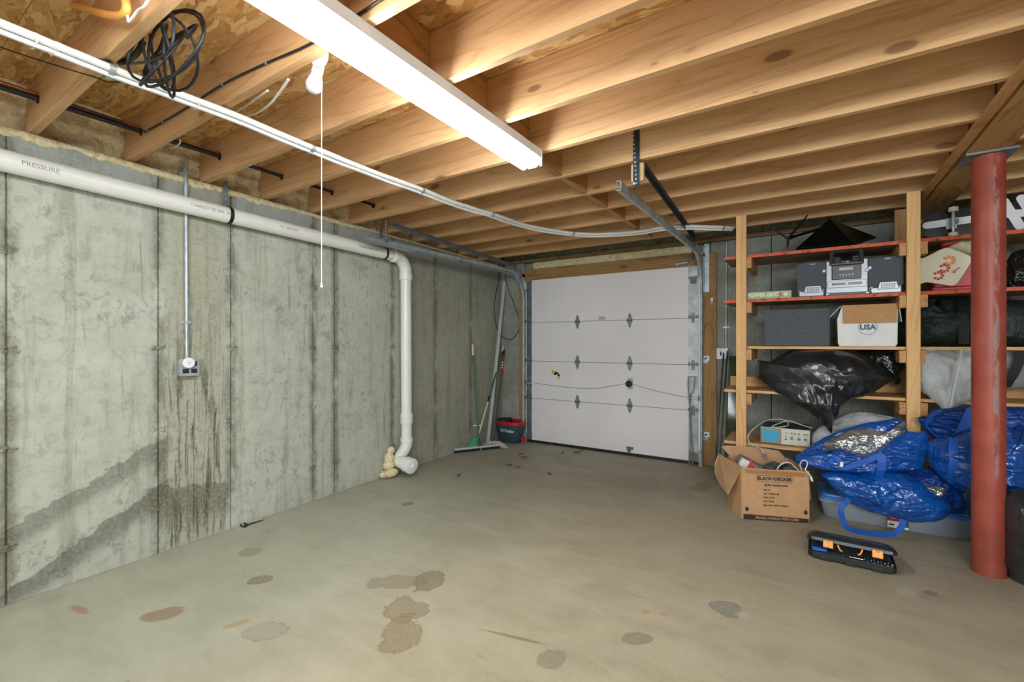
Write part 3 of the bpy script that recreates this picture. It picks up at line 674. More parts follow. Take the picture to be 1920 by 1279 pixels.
tag(MB().tube(smoothpath(bz, 4), .0025, 6).build('black_wire', M_BLACK, None, smooth=60), 'thin black wire tacked under the joists below the white bundle', 'wire')
M_HOSE = simple('orange_hose', C('e3a04a'), .4, 0, .06, 6, .02)
hz = [pY(u, v, .555) for u, v in [(60, -60), (90, -20), (118, 2), (150, 14), (185, 24), (212, 30), (230, 28), (237, 15), (234, -5), (228, -40)]]
tag(MB().tube(smoothpath(hz, 6), .0125, 14).build('hose', M_HOSE, None, smooth=60), 'orange hose looping past the first joist', 'hose')
hz = [pY(u, v, .56) for u, v in [(236, -30), (238, 0), (240, 38), (246, 36), (258, 20), (270, 12), (282, -8)]]
tag(MB().tube(smoothpath(hz, 5), .004, 8).build('white_wire', M_WHITE, None, smooth=60), 'white wire hanging in a kink beside the orange hose', 'wire')
for lbl, q in (('white flat cable sagging between joists near the bulb, the longer one', [(541, 149, 1.06), (525, 172, 1.10), (505, 196, 1.15), (480, 213, 1.22), (455, 219, 1.30), (432, 218, 1.38)]),
               ('white flat cable sagging between joists near the bulb, the shorter one', [(502, 170, 1.06), (480, 185, 1.1), (455, 203, 1.18), (430, 215, 1.30)])):
    w = [pY(*t) for t in q]; tag(MB().tube(smoothpath(w, 5), .0055, 8, sq=.6).build('house_cable', M_PVC, None, smooth=60), lbl, 'cable')
w = [pY(u, v, y) for u, v, y in [(338, 262, 1.10), (336, 270, 1.12), (322, 277, 1.18), (308, 278, 1.25)]]
tag(MB().tube(smoothpath(w, 5), .004, 8).build('white_wire', M_WHITE, None, smooth=60), 'short white wire poking out beside the second joist near the wall', 'wire')
# bare bulb in a white holder, with pull cord
bl = thing('pull_cord_lamp', 'unlit white bulb in a plastic holder with a long pull cord', 'lamp', (-1.615, 1.10, 2.43))
hc = pY(601, 118, 1.075)
MB().lathe([(.001, 0), (.042, 0), (.042, .012), (.036, .020), (.030, .024)], 28, Matrix.Translation(hc+V((.018, -.022, .012))) @ Matrix.Rotation(-math.pi/2, 4, 'X')).build('holder_base', M_WHITE, bl, smooth=40)
ax = (pY(588, 158, 1.11)-pY(597, 120, 1.085)).normalized(); b0 = pY(599, 117, 1.085)
M_ = Matrix.Translation(b0) @ ax.to_track_quat('Z', 'Y').to_matrix().to_4x4()
MB().lathe([(.018, -.01), (.020, .0), (.0215, .03), (.022, .042)], 24, M_).build('socket', M_WHITE, bl, smooth=40)
M_BULB = simple('bulb_glass', C('c9ccd0'), .18, 0, .01, 5, 0)
MB().lathe([(.0195, .043), (.021, .055), (.027, .072), (.0315, .088), (.032, .100), (.029, .114), (.020, .126), (.010, .131), (.0008, .133)], 28, M_).build('bulb', M_BULB, bl, smooth=80)
c0 = pY(603, 122, 1.08); c1 = V((c0.x, c0.y, 0)); zb = pY(605, 533, 1.08).z
MB().tube([c0+V((0, 0, .02)), c0+V((0, 0, -.01)), V((c0.x, c0.y, zb+.01))], .0016, 6).build('pull_cord', M_WHITE, bl, smooth=60)
MB().lathe([(.0015, .012), (.003, .006), (.0045, -.006), (.0045, -.012)], 10, Matrix.Translation((c0.x, c0.y, zb))).build('cord_bell', M_WHITE, bl)

# ------------------------------------------------------------------ tools in the far left corner
M_GREENP = simple('green_plastic', C('1f8a4a'), .4, 0, .1, 12, .05); M_GREENH = simple('green_handle', C('2c6b45'), .4, 0, .12, 8, .05)
M_GREYPL = simple('dark_grey_plastic', C('3a4248'), .45, 0, .1, 12, .05); M_REDPL = simple('red_plastic', C('b2182a'), .35, 0, .08, 12, .03)
M_ALU = simple('aluminium_bar', C('c3c9cc'), .4, .2, .06, 6, .03); M_CREAM = simple('cream_handle', C('d8d2bd'), .45, 0, .06, 8, .03)
sq = thing('floor_squeegee', 'floor squeegee with a green handle, wide black rubber blade on the floor', 'squeegee', pZ(893, 846, 0))
a, b = pZ(851, 850, 0), pZ(943, 840, 0); mid = (a+b)/2
MB().bar(a+V((0, 0, .045)), b+V((0, 0, .045)), .05, .022).build('blade_holder', M_ALU, sq, bev=.003)
MB().bar(a+V((0, 0, .018)), b+V((0, 0, .018)), .012, .036).build('rubber_blade', M_BLACK, sq, bev=.002)
top = pW(886, 646, .035); foot = V((mid.x, mid.y, .055))
MB().tube([foot, foot+(top-foot)*.90], .0115, 14).build('handle', M_GREENH, sq, smooth=60)
MB().tube([foot+(top-foot)*.89, top], .0135, 14).build('grip', M_CREAM, sq, smooth=60)
MB().cyl(foot-V((0, 0, .01)), foot+(top-foot)*.07, .018, 14).build('collar', M_GREYPL, sq, smooth=60)
# green scoop behind with its long handle (green above, white below)
br = thing('green_brush', 'green fan-shaped brush head with a white and green pole leaning on the wall', 'brush', pZ(897, 838, 0))
f0 = pZ(896, 834, 0); tp = pC(944, 650, .03)
ax = (tp-V((f0.x, f0.y, .06))).normalized()
h0 = pW(893, 829, .14); h0.z = .08
pl_ = [h0+RT*x+V((0, 0, z)) for x, z in ((-.105, -.078), (.075, -.078), (.060, -.02), (.030, .035), (.010, .075), (-.035, .078), (-.075, .03), (-.10, -.03))]
MB().prism(pl_, 0, -FW*.035).build('brush_head', M_GREENP, br, bev=.006)
m1 = h0+(tp-h0)*.40; m2 = h0+(tp-h0)*.46
MB().tube([h0, m1], .010, 12).build('lower_pole', M_CREAM, br, smooth=60)
MB().tube([m1, m2], .013, 12).build('joint_sleeve', M_BLACK, br, smooth=60)
MB().tube([m2, h0+(tp-h0)*.95], .011, 12).build('upper_pole', M_GREENH, br, smooth=60)
MB().tube([h0+(tp-h0)*.945, tp], .0125, 12).build('end_cap', M_CREAM, br, smooth=60)
MB().bar(pZ(889, 806, .0)*0+h0+V((-.035, -.02, .22)), h0+V((.045, .03, .22)), .012, .012).build('hook', M_WHITE, br, bev=.002)
# aluminium bar
al = thing('aluminium_bar', 'long flat aluminium bar leaning in the corner from floor to ceiling', 'bar', pZ(915, 832, 0))
p, q = pZ(915, 831, 0)+V((0, 0, .001)), pC(946, 528, .03)
MB().bar(p+V((0, 0, .01)), q, .014, .046, up=(1, 0, 0)).build('bar', M_ALU, al, bev=.002); MB().bar(p+V((.008, -.010, .012)), q+V((.008, -.010, 0)), .006, .012, up=(1, 0, 0)).build('ridge', M_ALU, al)
# string mop with red and grey handle
mo = thing('string_mop', 'string mop with a red and grey handle, its cotton strings on the floor', 'mop', pZ(926, 836, 0))
p, q = pZ(926, 833, 0)+V((0, 0, .05)), pC(945, 657, .04)
MB().tube([p, p+(q-p)*.68], .010, 12).build('handle', M_GREYPL, mo, smooth=60)
MB().tube([p+(q-p)*.68, p+(q-p)*.95], .0125, 12).build('red_sleeve', M_REDPL, mo, smooth=60)
for k in (.79, .82, .85): MB().cyl(p+(q-p)*k, p+(q-p)*(k+.012), .0132, 12).build('ring', M_WHITE, mo, smooth=60)
MB().tube([p+(q-p)*.94, q], .0135, 12).build('grip', M_BLACK, mo, smooth=60)
M_STRING = simple('cotton_string', C('cfc4ac'), .9, 0, .25, 40, .3)
rr = random.Random(5); sm = MB(); c0 = pZ(924, 838, 0)
for k in range(60):
    a = rr.uniform(0, 2*math.pi); r1 = rr.uniform(.08, .19); e = V((math.cos(a)*r1*1.1, math.sin(a)*r1*.8, 0)); e = e+V((.03, .05, 0))*rr.random()
    s = V((math.cos(a)*.02, math.sin(a)*.02, .055)); w = V((rr.uniform(-.02, .02), rr.uniform(-.02, .02), 0))
    sm.tube(smoothpath([c0+s, c0+e*.45+V((0, 0, .045+rr.random()*.02))+w, c0+e*.8+V((0, 0, .022+rr.random()*.02))-w, c0+e+V((0, 0, .006+rr.random()*.012))], 3), .0042, 5)
tag(sm.build('mop_strings', M_STRING, mo, smooth=60), kind='stuff')
# mop bucket
M_BUCKET = simple('bucket_slate', C('2f4650'), .4, 0, .06, 6, .03)
bk = thing('mop_bucket', 'slate-grey mop bucket with a red rim in the far left corner', 'bucket', (-3.27, 5.06, 0))
def oval(cx, cy, rx, ry, z, n=36, e=2.6):
    out = []
    for j in range(n):
        a = 2*math.pi*j/n; c, s = math.cos(a), math.sin(a)
        out.append(V((cx+rx*math.copysign(abs(c)**(2/e), c), cy+ry*math.copysign(abs(s)**(2/e), s), z)))
    return out
def loft(rings, cap0=True, cap1=False):
    m = MB(); n = len(rings[0]); vs = [p for r in rings for p in r]; fs = []
    for i in range(len(rings)-1):
        for j in range(n): fs.append((i*n+j, i*n+(j+1) % n, (i+1)*n+(j+1) % n, (i+1)*n+j))
    if cap0: fs.append(tuple(range(n-1, -1, -1)))
    if cap1: fs.append(tuple((len(rings)-1)*n+j for j in range(n)))
    return m.add(vs, fs)
bc = (-3.315, 5.065); O = lambda rx, ry, z: oval(bc[0], bc[1], rx, ry, z)
loft([O(.15, .095, .002), O(.165, .11, .02), O(.21, .135, .245), O(.21, .135, .25), O(.20, .128, .245), O(.145, .10, .025)], True, True).build('body', M_BUCKET, bk, smooth=50)
loft([O(.211, .136, .235), O(.218, .143, .24), O(.218, .143, .275), O(.20, .125, .285), O(.195, .12, .25)], False, False).build('rim', M_REDPL, bk, smooth=50)
loft([oval(bc[0]-.09, bc[1], .08, .11, .262), oval(bc[0]-.09, bc[1], .08, .11, .30), oval(bc[0]-.09, bc[1], .06, .09, .302), oval(bc[0]-.09, bc[1], .05, .08, .265)], True, False).build('wringer', M_BLACK, bk, smooth=50)
MB().cyl((-3.10, 5.03, .07), (-3.075, 5.02, .07), .035, 20).build('pedal', M_REDPL, bk, smooth=50, bev=.004)
text('lettering', 'O-Cedar', .058, frame(V((bc[0]+.035, bc[1]-.1285, .165)), V((1, 0, 0)), V((0, -.12, 1))), M_WHITE, bk, bold=.0012)
# thin black cord looped on the wall in the corner
w = [pC(u, v, .02) for u, v in [(946, 500), (938, 503), (934, 530), (928, 560), (927, 585), (931, 612), (940, 630), (955, 637), (968, 628), (974, 612), (972, 595), (962, 565), (953, 542), (948, 522), (946, 500), (944, 478)]]
tag(MB().tube(smoothpath(w, 5), .0042, 7).build('hanging_cord', M_BLACK, None, smooth=60), 'thin black cord hanging in a loop in the far left corner', 'cord')
# scrap on the floor by the wall
sc_ = thing('scrap_strip', 'small dark twisted scrap lying at the foot of the left wall', 'scrap', pZ(470, 981, 0))
w = [pZ(u, v, .006) for u, v in [(451, 985), (457, 988), (466, 984), (480, 979), (495, 974)]]
MB().tube(smoothpath(w, 3), .006, 6, sq=.5).build('strip', M_BLACK, sc_, smooth=60)
w = [pZ(u, v, .010) for u, v in [(450, 984), (456, 981), (462, 984), (458, 988)]]
MB().tube(smoothpath(w, 3), .007, 6).build('knot', M_BLACK, sc_, smooth=60)
w = [pZ(u, v, .012) for u, v in [(470, 979), (482, 976), (496, 973)]]
MB().tube(w, .004, 6).build('stick', M_PINEX, sc_, smooth=60)
# ------------------------------------------------------------------ sectional garage door
M_DOOR = None
def door_mat():
    n = N('door_white'); p = n.pos(); x, y, z = n.sep(p); q = n.comb(x, 0.0, z); a = n.noise(q, 1.5, 3); b = n.noise(n.mapping(q, rot=(0, .5, 0), sc=(1, 1, 9)), 9, 4, .7)
    col = n.ramp(a, [(.3, C('dddbdd')), (.7, C('e6e4e6'))]); col = n.mix(n.math('MULTIPLY', n.sstep(b, .68, .74), .25), col, C('9c9a98'))
    d = n.sstep(n.math('ADD', z, n.math('MULTIPLY', a, .2)), .5, .05); col = n.mix(n.math('MULTIPLY', d, .15), col, C('b9b3a6'))
    sp = n.vor(q, 9); col = n.mix(n.math('MULTIPLY', n.sstep(sp, .035, .02), .7), col, C('77736e'))
    n.set(base=col, rough=.45, spec=.4); n.bump(n.noise(q, 90, 2), .05, .001); return n.m
M_DOOR = door_mat()
YF = 5.185
dr = tag(D.objects.new('door_1', None), kind='structure'); COL.objects.link(dr)
XL, XR = -3.055, -1.078; zs = [.030, .583, 1.077, 1.585, 2.148]
for i in range(4):
    bx('door_panel', (XL-.075, YF, zs[i]+.002), (XR+.10, YF+.042, zs[i+1]-.002), M_DOOR, dr, bev=.004)
    # steel end stiles
    bx('left_stile', (XL-.075, YF-.003, zs[i]+.003), (XL, YF, zs[i+1]-.003), M_STEELD, dr, bev=.001)
    bx('right_stile', (XR, YF-.003, zs[i]+.003), (XR+.10, YF, zs[i+1]-.003), M_STEEL, dr, bev=.001)
for z in zs[1:4]: bx('panel_tongue', (XL-.075, YF+.012, z-.012), (XR+.10, YF+.036, z+.012), M_STEELD, dr)  # unseen strips added behind the seams to block light leaking through
bx('bottom_seal', (XL-.075, YF-.008, .003), (XR+.10, YF+.045, .030), M_BLACK, dr, bev=.004)
M_HINGE = simple('hinge_steel', C('858f93'), .45, .3, .3, 60, .1)
def hinge(x, z, s=1.0):
    o = thing_part('hinge')
    d = [(0, .088), (.011, .080), (.020, .045), (.033, .012), (.033, -.012), (.020, -.045), (.011, -.080), (0, -.088), (-.011, -.080), (-.020, -.045), (-.033, -.012), (-.033, .012), (-.020, .045), (-.011, .080)]
    m = MB(); m.prism([V((x+a*s, YF-.0006, z+b*s)) for a, b in d], 1, (0, -.003, 0))
    h = m.build('hinge', M_HINGE, dr, bev=.0006)
    MB().cyl((x-.034*s, YF-.010, z), (x+.034*s, YF-.010, z), .0085, 12).build('knuckle', M_STEELD, h, smooth=60)
    for a, b in ((0, .07), (0, .05), (-.01, .03), (.01, .03), (-.01, -.03), (.01, -.03), (0, -.05), (0, -.07)):
        MB().cyl((x+a*s, YF-.0035, z+b*s), (x+a*s, YF-.0065, z+b*s), .0035, 8).build('rivet', M_SCREW, h)
    return h
def thing_part(n): return None
for z in (.583, 1.077, 1.578):
    for x in (-2.394, -1.729): hinge(x, z)
# roller brackets on the stiles
def roller(x, z, sgn, mat, track_x):
    h = bx('roller_bracket', (x-.045, YF-.012, z-.006), (x+.045, YF-.003, z+.022), mat, dr, bev=.001)
    bx('bracket_leaf', (x-.018, YF-.0055, z-.055), (x+.018, YF-.003, z+.055), mat, h, bev=.004)
    for s in (-.042, .040): bx('bracket_ear', (x+s, YF-.035, z-.008), (x+s+.003, YF-.003, z+.028), mat, h)
    MB().cyl((x-.045, YF-.028, z+.012), (track_x, YF-.028, z+.012), .0055, 10).build('roller_stem', M_SCREW, h, smooth=60)
    for b in (-.04, .045): MB().cyl((x, YF-.0055, z+b), (x, YF-.009, z+b), .004, 8).build('rivet', M_SCREW, h)
for z in (.583, 1.077, 1.590): roller(XL-.038, z, -1, M_STEELD, XL-.105); roller(XR+.05, z, 1, M_STEELD, XR+.135)
for x, tx in ((XL-.038, XL-.105), (XR+.05, XR+.135)):
    h = bx('top_bracket', (x-.045, YF-.03, 2.015), (x+.045, YF-.003, 2.022), M_STEELD, dr, bev=.001)
    MB().add([V((x-.035, YF-.004, 2.015)), V((x+.04, YF-.004, 2.015)), V((x+.035, YF-.004, 1.955)), V((x-.028, YF-.004, 1.955)), V((x-.035, YF-.03, 2.014)), V((x+.04, YF-.03, 2.014)), V((x+.035, YF-.008, 1.955)), V((x-.028, YF-.008, 1.955))], [(0,1,2,3),(4,7,6,5),(0,4,5,1),(1,5,6,2),(2,6,7,3),(3,7,4,0)]).build('bracket_shield', M_STEELD, h)
    MB().cyl((x-.04, YF-.026, 2.028), (tx, YF-.026, 2.028), .006, 10).build('roller_stem', M_SCREW, h, smooth=60)
    b = bx('bottom_bracket', (x-.04, YF-.010, .035), (x+.045, YF-.003, .13), M_STEELD, dr, bev=.001)
h = bx('lift_bracket', (XR+.01, YF-.028, .945), (XR+.09, YF-.004, .953), M_STEELD, dr, bev=.001)
# lock: escutcheon, T handle, cables and side latches
lk = bx('lock_plate', (-1.752, YF-.004, .775), (-1.690, YF, .905), M_STEEL, dr, bev=.003)
MB().cyl((-1.735, YF-.004, .838), (-1.735, YF-.030, .838), .038, 24).build('lock_drum', M_BLACK, lk, smooth=50, bev=.004)
MB().bar(V((-1.735, YF-.03, .80)), V((-1.735, YF-.03, .878)), .02, .022, up=(0, 1, 0)).build('lock_handle', M_BLACK, lk, bev=.004)
for pts, in (([(-1.77, .842), (-1.95, .80), (-2.2, .76), (-2.5, .755), (-2.85, .775), (-3.0, .79)],), ([(-1.69, .835), (-1.5, .79), (-1.3, .752), (-1.11, .725)],)):
    MB().tube(smoothpath([V((x, YF-.012, z)) for x, z in pts], 5), .0022, 6).build('lock_cable', M_STEELD, dr, smooth=60)
for xa, xb, z in ((XL-.11, XL+.02, .785), (XR-.01, XR+.15, .722)):
    h = bx('side_latch', (xa, YF-.034, z-.012), (xb, YF-.022, z+.012), M_STEEL, dr, bev=.002)
    bx('latch_guide', (xa+.03, YF-.038, z-.026), (xa+.045, YF-.003, z+.026), M_STEELD, h, bev=.002); bx('latch_guide', (xb-.045, YF-.038, z-.026), (xb-.03, YF-.003, z+.026), M_STEELD, h, bev=.002)
hb = bx('lift_handle', (-1.768, YF-.012, .072), (-1.685, YF, .105), M_STEELD, dr, bev=.003); bx('handle_tab', (-1.75, YF-.03, .045), (-1.712, YF-.01, .075), M_STEELD, hb, bev=.003)
lab = simple('grey_label', C('b8b7b5'), .6, 0, .05, 30, 0); lb = bx('maker_label', (-2.118, YF-.0012, 1.594), (-2.030, YF, 1.636), lab, dr)
for k, s in ((0, 'NOTICE'), (1, 'SAFETY LABEL')): text('label_print', s, .010, frame(V((-2.074, YF-.0016, 1.624-k*.016)), V((1, 0, 0)), V((0, 0, 1))), M_PRINT, lb)
M_YEL = simple('torn_yellow', C('c4b23a'), .7, 0, .1, 40, 0); M_TORN = simple('torn_paper', C('c9c6c2'), .8, 0, .05, 20, 0)
rr = random.Random(8)
def torn(cx, cz, w, hgt, mat, nm, seed):
    rr = random.Random(seed); pts = [V((cx+w*math.cos(a)*rr.uniform(.6, 1.1), YF-.0012-rr.random()*.0005, cz+hgt*math.sin(a)*rr.uniform(.5, 1.1))) for a in [2*math.pi*j/13 for j in range(13)]]
    MB().prism([V((p.x, YF-.0012, p.z)) for p in pts], 1, (0, .001, 0)).build(nm, mat, dr)
torn(-2.715, .935, .055, .038, M_YEL, 'torn_sticker', 2); torn(-2.655, .885, .022, .045, M_YEL, 'torn_sticker', 5); torn(-2.685, .915, .05, .03, M_TORN, 'torn_backing', 9)
# pull rope at the right stile
M_ROPE = simple('jute_rope', C('8d8470'), .9, 0, .25, 60, .3)
rp = [(XR+.012, .955), (XR+.010, .85), (XR+.018, .75), (XR+.028, .60), (XR+.038, .35), (XR+.052, .15), (XR+.055, .035), (XR+.030, .012), (XR+.020, .03), (XR+.028, .12), (XR+.030, .3), (XR+.022, .55), (XR+.03, .74), (XR+.06, .80), (XR+.075, .87), (XR+.078, .95)]
tag(MB().tube(smoothpath([V((x, YF-.046-.01*math.sin(k), z)) for k, (x, z) in enumerate(rp)], 5), .0055, 7).build('pull_rope', M_ROPE, None, smooth=60), 'worn rope tied to the right edge of the garage door', 'rope')

# ------------------------------------------------------------------ tracks
def sweep(path, prof, up_hint):
    """C-channel: profile (a,b) swept along path, a toward side, b toward up_hint"""
    m = MB(); n = len(prof); vs = []; P = [V(p) for p in path]
    for i, p in enumerate(P):
        t = (P[min(i+1, len(P)-1)]-P[max(i-1, 0)]).normalized(); sd = V((1, 0, 0)); sd = (sd-t*sd.dot(t)).normalized(); nn = t.cross(sd)*up_hint
        vs += [p+sd*a+nn*b for a, b in prof]
    fs = [(i*n+j, i*n+(j+1) % n, (i+1)*n+(j+1) % n, (i+1)*n+j) for i in range(len(P)-1) for j in range(n)]
    fs += [tuple(range(n)), tuple((len(P)-1)*n+j for j in range(n-1, -1, -1))]
    return m.add(vs, fs)
def cprof(s):
    o = [(-.022, .026), (-.010, .030), (.004, .030), (.012, .020), (.012, -.020), (.004, -.030), (-.010, -.030), (-.022, -.024)]
    i = [(-.020, -.022), (-.010, -.0275), (.003, -.0275), (.0095, -.019), (.0095, .019), (.003, .0275), (-.010, .0275), (-.020, .024)]
    return [(a*s, b) for a, b in o+i]
for nm, lab_, xh0, xv, s, y0, z0, z1, mat in (('door_track', 'steel door track along the left wall, curving down the left side of the garage door', -3.13, -3.165, -1, 2.55, 2.20, 2.225, M_STEEL),
                                       ('door_track', 'galvanised door track hung from the joists, curving down the right side of the garage door', -.945, -.935, 1, 2.64, 2.262, 2.262, M_STEEL)):
    t = thing(nm, lab_, 'door track', (xv, 5.15, 0))
    R = .34; yv = 5.158; path = [V((xh0, y0, z0)), V((xh0+(xv-xh0)*.4, (y0+yv-R)/2, (z0+z1)/2)), V((xv, yv-R, z1))]
    for k in range(1, 11):
        a = k/10*math.pi/2; path.append(V((xv, yv-R+R*math.sin(a), z1-R*(1-math.cos(a)))))
    sweep(path, cprof(s), 1).build('curved_track', mat, t, smooth=50)
    sweep([V((xv, yv, z1-R)), V((xv, yv, .002))], cprof(s), 1).build('vertical_track', mat, t, smooth=50)
    # flag bracket and jamb brackets
    e = .0 if s > 0 else 0
    xo = xv+s*.014
    fb = bx('flag_bracket', (min(xo, xo+s*.004), yv-.02, 1.86), (max(xo, xo+s*.004), YD-.037, 2.34 if s > 0 else 2.30), mat, t, bev=.001)
    bx('bracket_flange', (min(xo, xo+s*.05), YD-.041, 1.86 if s > 0 else 2.1), (max(xo, xo+s*.05), YD-.038, 2.38 if s > 0 else 2.36), mat, t, bev=.001)
    bx('bracket_arm', (min(xo, xo+s*.004), yv-R-.05, z1-.025), (max(xo, xo+s*.004), YD-.04, z1+.012), mat, t, bev=.001)
    for z in (.30, 1.13):
        b = bx('jamb_bracket', (min(xo, xo+s*.035), YD-.041, z-.03), (max(xo, xo+s*.035), YD-.038, z+.03), mat, t, bev=.001)
        bx('bracket_web', (min(xo, xo+s*.003), yv-.015, z-.028), (max(xo, xo+s*.003), YD-.038, z+.028), mat, t)
# hangers of perforated angle iron
def angle(mbld, p, q, w=.030, th=.003, a=(1, 0, 0), b=(0, 1, 0)):
    p, q, a, b = V(p), V(q), V(a), V(b); prof = [V((0, 0, 0)), a*w, a*w+b*th, a*th+b*th, a*th+b*w, b*w]
    n = 6; vs = [p+x for x in prof]+[q+x for x in prof]
    return mbld.add(vs, [tuple(range(n-1, -1, -1)), tuple(range(n, 2*n))]+[(j, (j+1) % n, n+(j+1) % n, n+j) for j in range(n)])
def holes(parent, p, q, nrm, step, mat, off):
    p, q = V(p), V(q); L = (q-p).length; d = (q-p)/L; k = int(L/step)
    for i in range(k):
        c = p+d*(i+.5)*step+V(off); MB().cyl(c, c+V(nrm)*.0006, .0055, 8).build('bolt_hole', mat, parent)
M_HOLE = simple('bare_zinc', C('b5bcbe'), .5, .4, .1, 20, 0)
hg = thing('track_hanger', 'dark perforated angle-iron hanger with diagonal brace holding up the right door track', 'hanger', (-.86, 2.66, 2.26))
xa = pY(1187, 300, 2.655).x; hp0, hp1 = V((xa, 2.655, 2.236)), V((xa, 2.655, 2.60))
angle(MB(), hp0, hp1, .038).build('upright', M_IRON, hg); holes(hg, hp0+V((.02, 0, .01)), hp1, (0, -1, 0), .026, M_HOLE, (0, -.0003, 0))
b0, b1 = V((xa+.030, 2.70, 2.385)), pY(1302, 446, 4.85)
angle(MB(), b0, b1, .034, .003, (1, 0, 0), (0, 0, -1)).build('brace', M_IRON, hg)
MB().cyl((xa+.015, 2.64, 2.25), (xa+.015, 2.625, 2.25), .008, 6).build('bolt', M_SCREW, hg); MB().cyl((xa+.02, 2.64, 2.375), (xa+.02, 2.63, 2.375), .008, 6).build('bolt', M_SCREW, hg)
M_BLOCKW = simple('pale_block', C('cbb98a'), .7, 0, .1, 12, .1)
tag(bx('packing_block', (xa-.018, 2.667, 2.275), (xa+.058, 2.70, 2.385), M_BLOCKW, None, bev=.008), 'pale packing block bolted behind the dark track hanger', 'block')
hg = thing('track_hanger', 'narrow steel angle hanger with long brace above the left door track', 'hanger', (-3.13, 2.9, 2.22))
ux = pX(724, 400, -3.1)
angle(MB(), (-3.115, ux.y, 2.21), (-3.115, ux.y, 2.52), .03).build('upright', M_STEELD, hg)
holes(hg, (-3.10, ux.y, 2.22), (-3.10, ux.y, 2.5), (0, -1, 0), .03, M_HOLE, (0, -.0003, 0))
angle(MB(), (-3.09, ux.y+.06, 2.375), (-3.15, 4.95, 2.315), .035, .003, (1, 0, 0), (0, 0, -1)).build('brace', M_STEELD, hg)
MB().cyl((-3.10, ux.y-.003, 2.22), (-3.10, ux.y-.015, 2.22), .008, 6).build('bolt', M_SCREW, hg)
# spring canister above the door, ring eyes
sp = thing('spring_catch', 'small steel cylinder with eye hooks above the top right corner of the garage door', 'latch', (-1.16, 5.16, 2.19))
MB().cyl((-1.215, YD-.05, 2.187), (-1.085, YD-.05, 2.197), .018, 18).build('cylinder', M_STEEL, sp, smooth=50, bev=.002)
MB().tube(smoothpath([V((-1.085, YD-.05, 2.197)), V((-1.05, YD-.05, 2.215)), V((-1.035, YD-.048, 2.25)), V((-1.035, YD-.045, 2.29))], 4), .004, 8).build('hook', M_STEELD, sp, smooth=60)
for z in (2.25, 2.285): bx('staple', (-1.055, YD-.048, z-.004), (-1.010, YD-.028, z+.004), M_STEELD, sp, bev=.001)
# door sensors on the jamb
M_BLUE_ = simple('blue_cap', C('2c4b8c'), .4)
for k, z in enumerate((1.13, .30)):
    pass
for z, lbl in ((1.135, 'white latch keeper on the wooden jamb, the upper one'), (.315, 'white latch keeper on the wooden jamb, the lower one')):
    c = pY(1325, 672 if z > 1 else 815, YD-.04); s = thing('latch_keeper', lbl, 'keeper', (c.x, c.y, c.z), group=None)
    bx('plate', (c.x-.028, c.y-.002, c.z-.027), (c.x+.028, c.y+.0035, c.z+.027), M_WHITE, s, bev=.006)
    MB().cyl((c.x-.006, c.y-.002, c.z), (c.x-.006, c.y-.012, c.z), .011, 14).build('bolt_head', M_BLUE_, s, smooth=50)
    MB().bar(V((c.x-.02, c.y-.008, c.z-.012)), V((c.x+.014, c.y-.008, c.z+.010)), .007, .006).build('wing', M_STEELD, s)
# keys on a nail
ky = thing('key_tag', 'small cream key tag hanging from a nail in the wooden jamb', 'key tag', (-.855, 5.2, 1.6))
c = pY(1335, 560, YD-.04)
MB().cyl(c+V((0, .004, .018)), c+V((0, -.02, .022)), .003, 8).build('nail', M_STEELD, ky)
M_TAG = simple('tag_cream', C('e7e2d3'), .5); bx('tag', (c.x-.014, c.y-.006, c.z-.035), (c.x+.012, c.y-.002, c.z+.012), M_TAG, ky, bev=.004); bx('key', (c.x-.006, c.y-.009, c.z-.06), (c.x+.002, c.y-.006, c.z-.02), M_STEEL, ky, bev=.001)
# conduit and box on the end wall
bc2 = pY(1355, 663, YD-.02)
emt('conduit', 'thin steel conduit coming down the end wall beside the wooden jamb', (bc2.x+.03, YD-.016, bc2.z+.05), (pY(1362, 440, YD-.016).x, YD-.016, 2.385), [.16, .9], [.2], (0, -1, 0))
b = thing('outlet_box', 'steel wall box with a single switch, right of the wooden door jamb', 'outlet', (bc2.x, YD, bc2.z))
bx('box', (bc2.x-.052, YD-.045, bc2.z-.058), (bc2.x+.052, YD-.003, bc2.z+.058), M_STEEL, b, bev=.008); bx('cover', (bc2.x-.055, YD-.050, bc2.z-.06), (bc2.x+.055, YD-.045, bc2.z+.06), M_STEEL, b, bev=.005)
bx('switch_slot', (bc2.x-.020, YD-.053, bc2.z-.022), (bc2.x-.006, YD-.0495, bc2.z+.022), M_BLACK, b, bev=.002); bx('toggle', (bc2.x-.017, YD-.060, bc2.z+.002), (bc2.x-.009, YD-.052, bc2.z+.012), M_BLACK, b, bev=.002)
for a_, c_ in ((-.045, -.05), (.045, .05), (-.045, .05), (.045, -.05), (.022, .0)): MB().cyl((bc2.x+a_, YD-.05, bc2.z+c_), (bc2.x+a_, YD-.053, bc2.z+c_), .004, 8).build('screw', M_SCREW, b)
